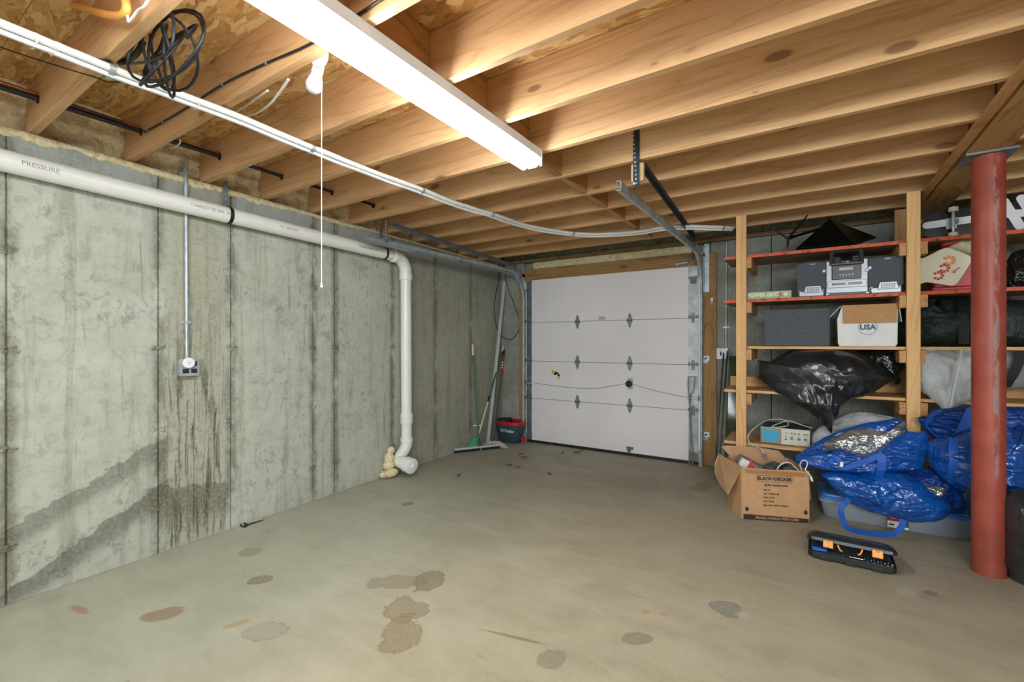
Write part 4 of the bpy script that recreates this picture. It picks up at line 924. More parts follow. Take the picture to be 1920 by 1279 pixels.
# dry leaves on the floor by the door
M_LEAF = simple('dry_leaf', C('8d6640'), .8, 0, .3, 40, .2)
rr = random.Random(21)
LL = ['curled tan leaf on the floor in front of the mop bucket', 'dry leaf against the left end of the garage door', 'dry leaf just right of the one against the door end', 'flat leaf on the floor under the left half of the door', 'larger brown leaf scrap ahead of the door centre',
      'dark leaf scrap touching the larger one ahead of the door centre', 'thin leaf scrap left of the larger one', 'brown leaf alone on the floor, farthest out from the door', 'dark leaf scrap on open floor before the mop', 'small dark chip left of the scrap before the mop', 'small leaf bit between mop and door corner', 'dark leaf chip on the floor near the waste pipe foot']
for li, (u, v) in enumerate(((977, 852), (1015, 832), (1025, 835), (1065, 838), (1082, 849), (1090, 845), (1055, 850), (1030, 889), (971, 877), (955, 872), (983, 858), (860, 892))):
    c = pZ(u, v, .004); a = rr.random()*6.28; n_ = 12; L = rr.uniform(.03, .055); rows = []
    for i in range(6):
        t = i/5; w_ = L*.42*math.sin(math.pi*min(.98, t*.9+.08))*rr.uniform(.7, 1.25); x_ = (t-.5)*L*1.6; rows.append([(x_, -w_, .004+.010*rr.random()), (x_, 0, .001), (x_, w_, .004+.010*rr.random())])
    Mt = Matrix.Translation(c) @ Matrix.Rotation(a, 4, 'Z'); m = MB().sheet([[Mt @ V(p) for p in r] for r in rows]); o = m.build('dry_leaf', M_LEAF, None, smooth=180)
    so = o.modifiers.new('solid', 'SOLIDIFY'); so.thickness = .0008
    tag(o, LL[li], 'leaf', 'dry leaf scraps on the floor by the garage door')
# ------------------------------------------------------------------ wooden shelving along the end wall
SY = 4.274                                                      # front face of the posts
ZS = [2.060, 1.683, 1.286, .913, .468]                          # shelf tops
M_EDGE = None
def painted_ply():
    n = N('painted_board'); v = n.pos(); x, y, z = n.sep(v); f = n.noise(n.mapping(v, sc=(1, 1, 1)), 28, 5, .7); g = n.noise(n.mapping(v, sc=(2, 9, 2)), 4, 4, .6)
    ply = n.ramp(g, [(.3, C('6e5236')), (.7, C('a07c52'))]); ed = n.ramp(f, [(.36, C('3a2118')), (.44, C('c2502e')), (.7, C('d8683f'))])
    m = n.sstep(y, SY+.0405, SY+.0398); n.set(base=n.mix(m, ply, ed), rough=.6); n.bump(g, .1, .002); return n.m
M_PAINT = painted_ply()
sh = thing('shelving_unit', 'built-in pine shelving with five shelves along the end wall', 'shelving', (.3, 4.5, 0))
X1a, X1b = -.502, -.424; X2a, X2b = .604, .680
for xa, xb, z0 in ((X1a, X1b, 0), (X2a, X2b, .25), (1.66, 1.74, 0)):
    bx('post', (xa, SY, z0), (xb, SY+.038, 2.398), M_POST, sh, bev=.003)
for xa, xb, z0 in ((.605, .69, .60), (1.66, 1.74, 0)):
    bx('rear_post', (xa, 4.80, z0), (xb, 4.838, 2.398), M_POST, sh, bev=.003)
for k, z in enumerate(ZS):
    th = .026; m_ = M_PAINT if k < 2 else M_PINEX; x0 = -.60 if k in (0, 1, 3, 4) else -.42
    if k == 4:
        bx('shelf_board', (x0, SY+.041, z-th), (.60, 4.78, z), m_, sh, bev=.001); continue
    if k == 2: bx('shelf_board', (x0, SY+.041, z-.022), (2.0, 4.78, z), m_, sh, bev=.001)
    elif k == 3:
        bx('shelf_board', (x0, SY+.041, z-.022), (2.0, 4.42, z), m_, sh, bev=.001); bx('shelf_board', (x0, 4.425, z-.022), (2.0, 4.78, z-.001), m_, sh, bev=.001)
    else:
        for j in range(2): bx('shelf_board', (x0+j*1.242, SY+.039, z-th), (x0+1.24+j*1.242, 4.78, z), m_, sh, bev=.001)
    for xa in (X1b+.001, X2a-.040, X2b+.001):
        c = bx('cleat', (xa, SY+.002, z-th-.09), (xa+.038, 4.80, z-th-.001), M_PINEY, sh, bev=.002)
bl = pY(1365, 712, 4.62); 
bx('rear_rail', (-.60, 4.70, ZS[3]+.001), (.60, 4.738, ZS[3]+.09), M_PINEX, sh, bev=.002); bx('rear_rail', (1.0, 4.70, ZS[3]+.001), (1.95, 4.738, ZS[3]+.09), M_PINEX, sh, bev=.002)

# ------------------------------------------------------------------ soft-goods builder: closed puffed bodies with folds
def resample(pts, n):
    P = [V(p) for p in pts]; P = smoothpath(P+[P[0]], 8)[:-1]
    L = [0]
    for i in range(len(P)): L.append(L[-1]+(P[(i+1) % len(P)]-P[i]).length)
    out = []; j = 0
    for k in range(n):
        t = L[-1]*k/n
        while L[j+1] < t: j += 1
        a = P[j]; b = P[(j+1) % len(P)]; out.append(a.lerp(b, (t-L[j])/max(1e-9, L[j+1]-L[j])))
    return out
def ridge(p): return 1-abs(noise.noise(p))*2
def pillow(px, Y0, yc, tf, tb, fold, seg=180, rings=46, pw=2.2, cen=None, zmin=None, zfix=None, ymax=None):
    """px outline on plane Y0 -> closed body. yc(x,z) mid depth, tf/tb(x,z) front/back puff, fold(p, r, ang) depth of creases"""
    o = resample([pY(u, v, Y0) for u, v in px], seg)
    c = pY(cen[0], cen[1], Y0) if cen else sum(o, V((0, 0, 0)))/len(o)
    vs = []; fs = []; idx = {}
    for side in (0, 1):
        for i in range(rings+1):
            r = math.sin(i/rings*math.pi/2)
            for j in range(seg):
                if side == 1 and i == rings: idx[(1, i, j)] = idx[(0, i, j)]; continue
                if i == 0 and j > 0: idx[(side, 0, j)] = idx[(side, 0, 0)]; continue
                q = c.lerp(o[j], r); x, z = q.x, q.z; pr = max(0, 1-r**pw)**.5
                y = yc(x, z)
                if side == 0: y -= tf(x, z)*pr
                else: y += tb(x, z)*pr
                ang = 2*math.pi*j/seg; e = min(1, (1-r)*7)
                d = fold(V((x, y*.6, z)), r, ang)
                y += (-d if side == 0 else d)*(.25+.75*e)
                rad = V((q.x-c.x, 0, q.z-c.z)); 
                if rad.length > 1e-6: rad.normalize()
                x += rad.x*d*.5*(1-e); z += rad.z*d*.5*(1-e)
                if zmin is not None: z = max(z, zmin)
                if ymax is not None: y = min(y, ymax)
                if zfix: x, y, z = zfix(x, y, z)
                idx[(side, i, j)] = len(vs); vs.append(V((x, y, z)))
    for side in (0, 1):
        for i in range(rings):
            for j in range(seg):
                j2 = (j+1) % seg; a, b, c_, d = idx[(side, i, j)], idx[(side, i, j2)], idx[(side, i+1, j2)], idx[(side, i+1, j)]
                f = [a, b, c_, d] if a != b else [a, c_, d]
                fs.append(f if side else f[::-1])
    return MB().add(vs, fs)
def film(name, ca, cb, rough=.28, bs=.55, scale=14, spec=.6, sheen=0, crink=1.0, trans=0):
    n = N(name); v = n.objco(); a = n.noise(v, scale*.35, 4, .6, 1.0); h = None
    for k, (sc, w, loc) in enumerate(((scale*.45, 1.0, 0), (scale, .55*crink, 3), (scale*2.2, .3*crink, 7))):
        q = n.noise(n.mapping(v, loc=(loc, loc*.7, 0), sc=(1, 1, .75 if k else 1)), sc, 1.5, .5, .9)
        r = n.math('MULTIPLY', n.math('ABSOLUTE', n.math('SUBTRACT', q, .5)), 2.4*w); h = r if h is None else n.math('ADD', h, r)
    n.set(base=n.ramp(a, [(.3, ca), (.7, cb)]), rough=rough, spec=spec)
    n.bump(h, bs, .035); return n.m
M_TRASH = film('black_bag_film', C('14181b'), C('262c30'), .24, .32, 4.5, .7, crink=.5)
M_TRASH2 = film('black_bag_crumpled', C('0e1011'), C('1d2123'), .22, .6, 12, .7)
M_TOTE = film('blue_woven_film', C('094391'), C('125cb2'), .2, .6, 7, .8, crink=.8)
M_TOTED = film('blue_inside', C('083078'), C('0d4294'), .4, .5, 7, .4)
M_SILVER = film('silver_lining', C('a9abab'), C('c9cbca'), .25, .7, 8, .8, crink=.7); M_SILVER.node_tree.nodes['Principled BSDF'].inputs['Metallic'].default_value = .75
M_POLY = film('white_poly', C('b3bcc0'), C('d4dbdd'), .35, .5, 10, .5, crink=.6)
M_GREYBAG = film('grey_cloth_bag', C('7d807c'), C('a2a5a0'), .8, .3, 10, .2)
M_DUFFEL = film('duffel_fabric', C('17211f'), C('2a3633'), .55, .5, 12, .35, crink=.6)
M_WEB = simple('blue_webbing', C('0c55b4'), .55, 0, .06, 60, .1); M_BWEB = simple('black_webbing', C('0e1012'), .7, 0, .1, 60, .1)
K = lambda v: (lambda x, z: v)
def foldfn(a1=.012, f1=7, a2=.006, f2=19, streak=0, k=9, seed=0):
    def f(p, r, ang):
        w = noise.noise_vector(p*f1*.45+V((seed, 3, 0)))*1.1
        d = a1*ridge(p*f1*.8+w+V((seed, 0, 0))) + a2*ridge(p*f2*.8+w*1.5+V((0, seed, 0)))
        if streak: d += streak*.6*ridge(V((math.cos(ang)*k*.3+seed, math.sin(ang)*k*.3, r*1.6))+w*.7)*r
        return d
    return f
def cr(pts, ox, oy, s): return [(ox+a/s, oy+b/s) for a, b in pts]

# top shelf: monitor with its star foot
M_GLOSS = simple('gloss_black', C('0c0e10'), .35, 0, .05, 5, 0, spec=.25); M_MATB = simple('matt_black', C('17191b'), .5, 0, .1, 30, .05)
mon = thing('monitor', 'black flat monitor lying tilted on the top shelf with its three-legged foot in the air', 'monitor', pY(1560, 460, 4.45))
A_, B_, C_, D_ = pY(1492, 466, 4.34), pY(1555, 414, 4.60), pY(1642, 448, 4.70), pY(1600, 464, 4.36)
for p in (A_, D_): p.z = max(p.z, ZS[0]+.002)
nrm = (B_-A_).cross(D_-A_).normalized(); nrm = nrm if nrm.z > 0 else -nrm
A_.z = ZS[0]+.004; D_.z = ZS[0]+.004
MB().prism([A_, B_, C_, D_], 0, nrm*.022).build('panel', M_GLOSS, mon, bev=.004)
q0 = A_.lerp(C_, .42)-nrm*.0; 
M_STK = simple('blue_sticker', C('1f3f9c'), .4)
s0 = pY(1571, 454, 4.40); MB().prism([A_.lerp(D_, .62).lerp(B_, .10)-nrm*.001, A_.lerp(D_, .75).lerp(B_, .10)-nrm*.001, A_.lerp(D_, .72).lerp(B_, .26)-nrm*.001, A_.lerp(D_, .60).lerp(B_, .26)-nrm*.001], 0, -nrm*.001).build('sticker', M_STK, mon)
hub = pY(1478, 447, 4.33)
for (u, v, y) in ((1515, 403, 4.36), (1451, 431, 4.30), (1476, 467, 4.33)):
    e_ = pY(u, v, y); e_.z = max(e_.z, ZS[0]+.008); MB().tube([hub, hub.lerp(e_, .5), e_], .012, 8, rs=[.013, .011, .006], sq=.8).build('foot_leg', M_GLOSS, mon, smooth=60)
MB().tube([hub, pY(1500, 440, 4.40), pY(1535, 430, 4.48)], .012, 10, rs=[.015, .011, .013]).build('neck', M_GLOSS, mon, smooth=60)
# top shelf: skateboard on its edge
M_DECK = simple('black_deck', C('0c0d10'), .22, 0, .1, 8, .01); M_DECKW = simple('deck_white', C('dfe3e6'), .35, 0, .03, 8, 0); M_WHEEL = simple('cream_wheel', C('d5cdb8'), .4, 0, .05, 10, 0)
sk = thing('skateboard', 'black skateboard with white lettering standing on its edge on the top shelf', 'skateboard', pY(1800, 440, 4.42))
YS_ = 4.42; l0 = pY(1726, 420, YS_).x; zc = ZS[0]+.105; W2 = .1
out = []
for j in range(25): a = math.pi/2+math.pi*j/24; out.append((l0+.11+.11*math.cos(a), zc+W2*math.sin(a)))
for j in range(25): a = -math.pi/2+math.pi*j/24; out.append((l0+.70+.11*math.cos(a), zc+W2*math.sin(a)))
def dy(x): return YS_ + (.018*max(0, (l0+.17-x)/.17)**1.5) + (.018*max(0, (x-l0-.64)/.17)**1.5)
m = MB(); n_ = len(out); ring = [V((x, dy(x), z)) for x, z in out]
rows = []
NXs = 40; topz = lambda x: W2*math.sqrt(max(0, 1-(max(0, (l0+.11-x)/.11, (x-l0-.70)/.11))**2))
for sgn in (0, .010):
    base = len(m.v)
    for i in range(NXs+1):
        x = l0+.0015+(.807)*i/NXs; h_ = topz(x)
        for j in range(9): m.v.append(V((x, dy(x)+sgn, zc-h_+2*h_*j/8)))
    for i in range(NXs):
        for j in range(8): f = [base+i*9+j, base+(i+1)*9+j, base+(i+1)*9+j+1, base+i*9+j+1]; m.f.append(f if not sgn else f[::-1]); m.m.append(0)
h2 = 9*(NXs+1)
for i in range(NXs):
    for j in (0, 8): m.f.append([i*9+j, (i+1)*9+j, h2+(i+1)*9+j, h2+i*9+j]); m.m.append(0)
for i in (0, NXs):
    for j in range(8): m.f.append([i*9+j, i*9+j+1, h2+i*9+j+1, h2+i*9+j]); m.m.append(0)
m.build('deck', M_DECK, sk, smooth=40)
nbar = [0]
def deckbar(u0, v0, u1, v1, w):
    nbar[0] += 1
    a, b = pY(u0, v0, YS_), pY(u1, v1, YS_); d = (b-a); L = d.length; d /= L; s = V((-d.z, 0, d.x)); pts = []
    for j in range(9): t = -math.pi/2+math.pi*j/8; pts.append(b+d*(w/2*math.cos(t))+s*(w/2*math.sin(t)))
    for j in range(9): t = math.pi/2+math.pi*j/8; pts.append(a+d*(w/2*math.cos(t))+s*(w/2*math.sin(t)))
    return MB().prism([V((p.x, YS_-.002-.0004*nbar[0], p.z)) for p in pts], 0, V((0, .0016, 0))).build('graphic', M_DECKW, sk)
deckbar(1738, 423, 1845, 408, .050); deckbar(1882, 378, 1912, 424, .05); deckbar(1915, 372, 1945, 418, .05); deckbar(1878, 402, 1940, 398, .05)
for xk in (l0+.165, l0+.645):
    bx('baseplate', (xk-.028, YS_-.010, zc-.04), (xk+.028, YS_-.002, zc+.04), M_STEEL, sk, bev=.003)
    tr = MB().tube([V((xk, YS_-.052, zc-.075)), V((xk, YS_-.050, zc)), V((xk, YS_-.052, zc+.075))], .012, 12, rs=[.008, .014, .008]).build('truck', M_STEEL, sk, smooth=60)
    bx('truck_bolt', (xk-.006, YS_-.05, zc-.006), (xk+.030, YS_-.01, zc+.020), M_STEELD, tr, bev=.004)
    for s in (-1, 1): MB().cyl((xk, YS_-.052, zc+s*.073), (xk, YS_-.052, zc+s*.105), .027, 24).build('wheel', M_WHEEL, sk, smooth=50, bev=.005)

# second shelf: board game box, stereo, cooler
Y2 = 4.36; z2 = ZS[1]
M_GAME = simple('game_green', C('9db58a'), .5, 0, .08, 14, 0); M_CRM = simple('print_cream', C('e9e2c8'), .5)
a, b = pY(1403, 555, Y2-.03), pY(1484, 552, Y2-.03)
gb = thing('game_box', 'thin green board game box titled POWER GRID on the second shelf', 'game box', ((a.x+b.x)/2, Y2+.1, z2))
bx('box', (a.x, Y2-.03, z2+.001), (b.x, Y2+.25, z2+.060), M_GAME, gb, bev=.002)
text('title', 'POWER GRID', .040, frame(V(((a.x+b.x)/2-.045, Y2-.0312, z2+.031)), V((1, 0, 0)), V((0, 0, 1))), M_CRM, gb, bold=.001, sx=.95)
for k in range(2): MB().cyl((b.x-.085+k*.045, Y2-.030, z2+.03), (b.x-.085+k*.045, Y2-.0315, z2+.03), .018-.003*k, 14).build('badge', [M_REDPL, M_CRM][k], gb)
# stereo
M_SILV = simple('silver_plastic', C('868b90'), .34, .4, .05, 10, 0); M_CLOTH = simple('speaker_cloth', C('50555e'), .85, 0, .12, 160, .25); M_DARKPL = simple('charcoal_plastic', C('3a3d40'), .4, 0, .08, 16, 0)
M_LCD = simple('grey_display', C('8e9c94'), .3); M_SLOT = simple('slot_black', C('0c0d0e'), .25)
st = thing('stereo', 'silver stereo with two dark-fronted speakers and a raised control panel on the second shelf', 'stereo', pY(1590, 552, Y2))
def speaker(u0, u1, vt):
    a, b = pY(u0, 552, Y2).x, pY(u1, 550, Y2).x; zt = pY((u0+u1)/2, vt, Y2).z; cx_ = (a+b)/2
    body = bx('speaker', (a+.006, Y2+.01, z2+.001), (b-.006, Y2+.19, zt-.004), M_SILV, st, bev=.01)
    pts = [V((a, Y2, z2+.062)), V((a+.04, Y2-.006, z2+.050)), V((cx_, Y2-.016, z2+.048)), V((b-.04, Y2-.006, z2+.050)), V((b, Y2, z2+.062)), V((b-.003, Y2, zt-.012)), V((b-.02, Y2, zt-.002)), V((cx_, Y2-.010, zt)), V((a+.02, Y2, zt-.002)), V((a+.003, Y2, zt-.012))]
    MB().prism(pts, 0, V((0, .016, 0))).build('speaker_cloth', M_CLOTH, body, bev=.004)
    bx('speaker_base', (a+.012, Y2-.008, z2+.001), (b-.012, Y2+.015, z2+.05), M_SILV, body, bev=.008)
    g_ = MB(); c = V((cx_+.012, Y2-.0205, z2+.054))
    MB().prism([c+V((-.062, .003, -.022)), c+V((.062, .003, -.022)), c+V((.050, .003, .032)), c+V((-.050, .003, .032))], 0, V((0, .006, 0))).build('badge_plate', M_SILV, body, bev=.003)
    for i in range(6):
        for j in range(3): g_.box((c.x-.042+i*.0145, c.y, c.z-.015+j*.013), (c.x-.042+i*.0145+.010, c.y+.003, c.z-.015+j*.013+.009))
    tag(g_.build('grille_holes', M_SLOT, body), kind='stuff')
    text('maker_name', 'SONY', .014, frame(V((cx_+.01, Y2-.0108, zt-.018)), V((1, 0, 0)), V((0, 0, 1))), M_SILV, body, bold=.0005)
speaker(1494, 1549, 492); speaker(1628, 1695, 481)
a, b = pY(1548, 551, Y2).x, pY(1629, 551, Y2).x; zt = pY(1590, 486, Y2).z; cx_ = (a+b)/2; w_ = (b-a)/2
bx('main_unit', (a, Y2+.008, z2+.001), (b, Y2+.22, zt), M_SILV, st, bev=.008)
bx('foot_shelf', (a-.002, Y2-.035, z2+.001), (b+.002, Y2+.02, z2+.022), M_SILV, st, bev=.005)
bt = MB(); 
for i in range(26): bt.box((a+.02+i*(2*w_-.04)/26, Y2-.037, z2+.006), (a+.02+i*(2*w_-.04)/26+.009, Y2-.033, z2+.017))
tag(bt.build('key_row', M_DARKPL, st), kind='stuff')
dk = bx('tape_deck', (a+.01, Y2+.002, z2+.062), (b-.01, Y2+.012, z2+.118), M_SILV, st, bev=.003)
for s in (-1, 1): bx('tape_window', (cx_+s*.052-.042, Y2-.001, z2+.082), (cx_+s*.052+.042, Y2+.003, z2+.100), M_SLOT, dk, bev=.003)
bx('deck_split', (cx_-.001, Y2+.0008, z2+.064), (cx_+.001, Y2+.003, z2+.116), M_SLOT, dk)
pn = bx('control_panel', (cx_-.095, Y2-.012, z2+.125), (cx_+.090, Y2+.012, z2+.235), M_DARKPL, st, bev=.004)
dsp = bx('display', (cx_-.05, Y2-.016, z2+.192), (cx_+.04, Y2-.011, z2+.218), M_LCD, pn, bev=.002)
for i in range(5):
    x_ = cx_-.042+i*.019; bx('slider', (x_-.003, Y2-.0145, z2+.140), (x_+.003, Y2-.011, z2+.170), M_SLOT, pn); bx('slider_knob', (x_-.005, Y2-.019, z2+.158-.002*(i % 3)), (x_+.005, Y2-.013, z2+.163-.002*(i % 3)), M_SILV, pn)
for i in range(4):
    for s in (-1, 1): bx('button', (cx_-.003+s*.076-.010, Y2-.016, z2+.140+i*.018), (cx_-.003+s*.076+.010, Y2-.011, z2+.147+i*.018), M_SLOT, pn, bev=.001)
Mt = Matrix.Translation((cx_-.002, Y2-.010, z2+.237)) @ Matrix.Rotation(math.radians(-14), 4, 'X')
lid_ = MB().box((-.108, -.006, 0), (.108, .022, .118), Mt).build('raised_lid', M_DARKPL, st, bev=.012)
MB().box((-.080, -.0085, .060), (.080, -.005, .104), Mt).build('cd_window', M_SLOT, lid_, bev=.004)
MB().lathe([(.036, 0), (.038, .006), (.030, .010), (.012, .011), (.010, .006), (.001, .006)], 24, Mt @ Matrix.Translation((0, -.006, .048)) @ Matrix.Rotation(math.pi/2, 4, 'X')).build('jog_dial', M_SLOT, lid_, smooth=50)
for i in range(5):
    for s in (-1, 1): MB().box((s*.082-.011, -.009, .014+i*.015), (s*.082+.011, -.005, .022+i*.015), Mt).build('button', M_SLOT, lid_, bev=.001)
for s, du in ((-1, .145), (1, .14)):
    MB().cyl((cx_+s*du, Y2+.010, z2+.20), (cx_+s*du, Y2-.004, z2+.20), .013, 20).build('knob', M_SILV, st, smooth=50, bev=.002)
MB().cyl((cx_-.142, Y2+.010, z2+.150), (cx_-.142, Y2+.002, z2+.150), .006, 12).build('jack', M_SLOT, st)
MB().cyl((cx_+.125, Y2+.010, z2+.185), (cx_+.125, Y2-.002, z2+.185), .012, 18).build('knob', M_SILV, st, smooth=50, bev=.002)
# cooler: red tub, cream lid with citrus stickers
M_CLR = simple('cooler_red', C('c22c36'), .4, 0, .06, 8, .02); M_CLID = simple('cooler_cream', C('e6e1c6'), .45, 0, .03, 6, .02); M_CANV = simple('cream_canvas', C('cfc7a0'), .8, 0, .1, 30, .2)
M_CIT = simple('citrus_orange', C('e8963a'), .5); M_CITR = simple('citrus_red', C('c93b34'), .5)
a, b = pY(1745, 540, 4.42).x, pY(1862, 540, 4.42).x
co = thing('cooler', 'red cooler with a cream pentagonal lid showing citrus slice stickers', 'cooler', ((a+b)/2, 4.5, z2))
bx('tub', (a+.02, 4.42, z2+.001), (b, 4.68, z2+.20), M_CLR, co, bev=.02); bx('tub_rim', (a+.005, 4.405, z2+.001), (b+.01, 4.69, z2+.035), M_CLR, co, bev=.012)
lo = cr([(440, 618), (490, 606), (540, 580), (600, 548), (650, 532), (685, 531), (770, 560), (845, 592), (862, 612), (858, 650), (800, 740), (748, 818), (720, 834), (690, 836), (600, 822), (500, 806), (440, 826)], 1620, 340, 4.263)
P_ = [pY(u, v, 4.375) for u, v in lo]; P_ = [V((p.x, p.y, max(p.z, z2+.012))) for p in P_]; lo3 = [P_[0]+V((-.06, 0, 0)), ]+P_+[P_[-1]+V((-.06, 0, 0))]
ldm = MB().prism(lo3, 0, V((0, .022, 0))).build('lid', M_CLID, co, bev=.005)
def citrus(u, v, r, mat):
    c = pY(u, v, 4.3745); base = MB()
    for k in range(8):
        if k in (3,): continue
        a0 = 2*math.pi*k/8+.06+.4; a1 = 2*math.pi*(k+1)/8-.10+.4; base.prism([c+V((math.cos(t)*q*r, 0, math.sin(t)*q*r)) for t, q in ((a0, .45), (a0, 1.0), ((a0+a1)/2, 1.08), (a1, 1.0), (a1, .45))], 0, V((0, -.0012, 0)))
    o = base.build('citrus_sticker', mat, ldm); return o
citrus(1779, 489, .036, M_CIT); citrus(1770.5, 503, .031, M_CITR); citrus(1759, 517, .031, M_CITR)
c = pY(1792, 506, 4.374); MB().lathe([(.0335, 0), (.0335, .0012)], 26, Matrix.Translation(c+V((0, .0005, 0))) @ Matrix.Rotation(math.pi/2, 4, 'X')).build('oval_sticker', M_CRM, ldm)
text('sticker_print', 'igloo', .026, frame(c+V((0, -.0012, 0)), V((.72, 0, .69)), V((-.69, 0, .72))), M_CITR, ldm, bold=.0006)
fold_ = foldfn(.010, 9, .004, 22, seed=4)
tag(pillow([(1766, 470), (1775, 452), (1800, 448), (1850, 446), (1855, 480), (1830, 482), (1800, 478)], 4.50, K(4.52), K(.08), K(.08), fold_, 90, 20, zmin=z2+.205).build('canvas_bag', M_CANV, None, smooth=180), 'cream canvas bag stuffed above the cooler on the second shelf', 'bag')
tag(pillow([(1766, 462), (1769, 452), (1790, 447), (1830, 443), (1850, 444), (1848, 450), (1800, 453), (1780, 462)], 4.44, K(4.46), K(.03), K(.03), fold_, 70, 12).build('red_cloth', M_CLR, None, smooth=180), 'red cloth edge tucked over the cream canvas bag', 'cloth')
tag(pillow([(1893, 545), (1888, 520), (1896, 495), (1905, 475), (1935, 465), (1990, 470), (2010, 545)], 4.45, K(4.50), K(.12), K(.14), foldfn(.02, 8, .008, 20, seed=8), 120, 30, zmin=z2+.002).build('black_bag', M_TRASH2, None, smooth=180), 'crumpled black bag on the second shelf right of the red post', 'bag')
# third shelf: foam panel, carton, duffel
M_FOAMP = simple('grey_foam_block', C('565c63'), .95, 0, .35, 130, .4); z3 = ZS[2]
a, b = pY(1433, 640, 4.33).x, pY(1556, 640, 4.33).x
fp = bx('foam_block', (a, 4.33, z3+.001), (b, 4.70, z3+.302), M_FOAMP, None, bev=.006); tag(fp, 'speckled dark grey foam block on the third shelf', 'foam block')
M_WCART = simple('white_carton', C('dcdedd'), .6, 0, .04, 12, .05); M_KRAFT = simple('kraft_board', C('b98d5e'), .8, 0, .07, 25, .08); M_TEAL = simple('print_teal', C('1f5f78'), .6)
a, b = pY(1571, 640, 4.35).x, pY(1683, 640, 4.35).x; zt = z3+.315
ct = thing('carton', 'white carton with a round USA emblem and open kraft flaps on the third shelf', 'carton', ((a+b)/2, 4.5, z3))
pts = [(a+.010, z3+.001), (b-.012, z3+.001), (b, z3+.02), (b+.004, zt), (a+.026, zt), (a-.004, zt-.10), (a, z3+.03)]
MB().prism([V((x, 4.35, z)) for x, z in pts], 0, V((0, .33, 0))).build('box', M_WCART, ct, bev=.004)
MB().add([V((a+.028, 4.348, zt+.004)), V((b, 4.348, zt+.004)), V((b-.008, 4.325, zt-.135)), V((a+.034, 4.325, zt-.135)), V((a+.028, 4.343, zt+.004)), V((b, 4.343, zt+.004)), V((b-.008, 4.320, zt-.135)), V((a+.034, 4.320, zt-.135))], [(0,1,2,3),(7,6,5,4),(0,4,5,1),(1,5,6,2),(2,6,7,3),(3,7,4,0)]).build('front_flap', M_KRAFT, ct)
MB().add([V((a+.02, 4.36, zt)), V((a+.02, 4.62, zt)), V((a-.06, 4.62, zt-.10)), V((a-.06, 4.36, zt-.10)), V((a+.02, 4.36, zt+.005)), V((a+.02, 4.62, zt+.005)), V((a-.063, 4.62, zt-.095)), V((a-.063, 4.36, zt-.095))], [(0,1,2,3),(7,6,5,4),(0,4,5,1),(1,5,6,2),(2,6,7,3),(3,7,4,0)]).build('side_flap', M_WCART, ct)
MB().add([V((b+.006, 4.36, zt)), V((b+.006, 4.62, zt)), V((b+.022, 4.62, zt-.13)), V((b+.022, 4.36, zt-.13)), V((b+.010, 4.36, zt)), V((b+.010, 4.62, zt)), V((b+.026, 4.62, zt-.13)), V((b+.026, 4.36, zt-.13))], [(0,1,2,3),(7,6,5,4),(0,4,5,1),(1,5,6,2),(2,6,7,3),(3,7,4,0)]).build('side_flap', M_WCART, ct)
c = pY(1627, 614, 4.3485)
for r0, r1 in ((.058, .0555), (.048, .0468)):
    mm = MB(); 
    for j in range(48):
        t0, t1 = 2*math.pi*j/48, 2*math.pi*(j+1)/48; mm.add([c+V((math.cos(t)*r, 0, math.sin(t)*r)) for t, r in ((t0, r0), (t1, r0), (t1, r1), (t0, r1))], [(0, 1, 2, 3)])
    mm.build('emblem_ring', M_TEAL, ct)
text('emblem_letters', 'USA', .052, frame(c+V((0, -.001, 0)), V((1, 0, 0)), V((0, 0, 1))), M_TEAL, ct, bold=.0022)
df = thing('duffel_bag', 'dark green-black duffel bag with a black strap on the third shelf', 'bag', (1.0, 4.5, z3))
pillow(cr([(270, 1150), (300, 1010), (380, 930), (470, 920), (540, 985), (580, 1010), (640, 940), (760, 930), (900, 935), (1150, 945), (1400, 950), (1600, 960), (1700, 1100), (1600, 1310), (1000, 1320), (450, 1320), (290, 1300)], 1620, 340, 4.263), 4.45, K(4.56), lambda x, z: .17, K(.16), foldfn(.022, 4.5, .009, 13, .012, 12, 3), 220, 50, zmin=z3+.002, cen=(1800, 610)).build('body', M_DUFFEL, df, smooth=180)
w = [pY(1806, v, 4.375) for v in (561, 572, 585, 600, 620, 645)]; w = [V((p.x, 4.52-.155*math.sin(min(1, .25+k*.25)*math.pi/2), p.z)) for k, p in enumerate(w)]
MB().ribbon(w, .055, V((1, 0, 0)), .002).build('strap', M_BWEB, df); 
pillow([(1802, 585), (1820, 584), (1823, 610), (1815, 625), (1800, 612)], 4.34, K(4.385), K(.02), K(.02), foldfn(.004, 12, .002, 30), 40, 10).build('strap_pad', M_BWEB, df, smooth=180)
# fourth shelf: black trash bag, crumpled bag, white bag
z4 = ZS[3]
tb_px = cr([(450, 262), (475, 285), (520, 292), (640, 222), (760, 168), (900, 156), (1150, 158), (1330, 192), (1430, 240), (1500, 290), (1600, 372), (1640, 430), (1560, 485), (1430, 545), (1250, 592), (1190, 640), (1150, 712), (1108, 770), (1095, 860), (1080, 858), (1030, 810), (960, 740), (880, 672), (760, 602), (700, 562), (600, 520), (500, 452), (446, 400), (440, 330)], 1320, 620, 4.5675)
def tb_fold(p, r, ang):
    q = V((p.x-.12, 0, p.z-.52)); a_ = math.atan2(q.x, q.z); L = q.length
    w = noise.noise_vector(p*3.2)*1.3; k = min(1, max(0, 1.25-L*1.1))
    s = ridge(V((a_*4+w.x, L*2.2+w.y, 2)))*.013*k; s2 = ridge(V((a_*9+w.y, L*4.5+w.x, 7)))*.006*k
    return s+s2+.012*ridge(p*3.5+w*.5)+.005*ridge(p*11+w)
def tbl(x, z): return min(1, max(0, (z-z4+.06)/.14))
tz = pY(1560, 808, 4.2).z
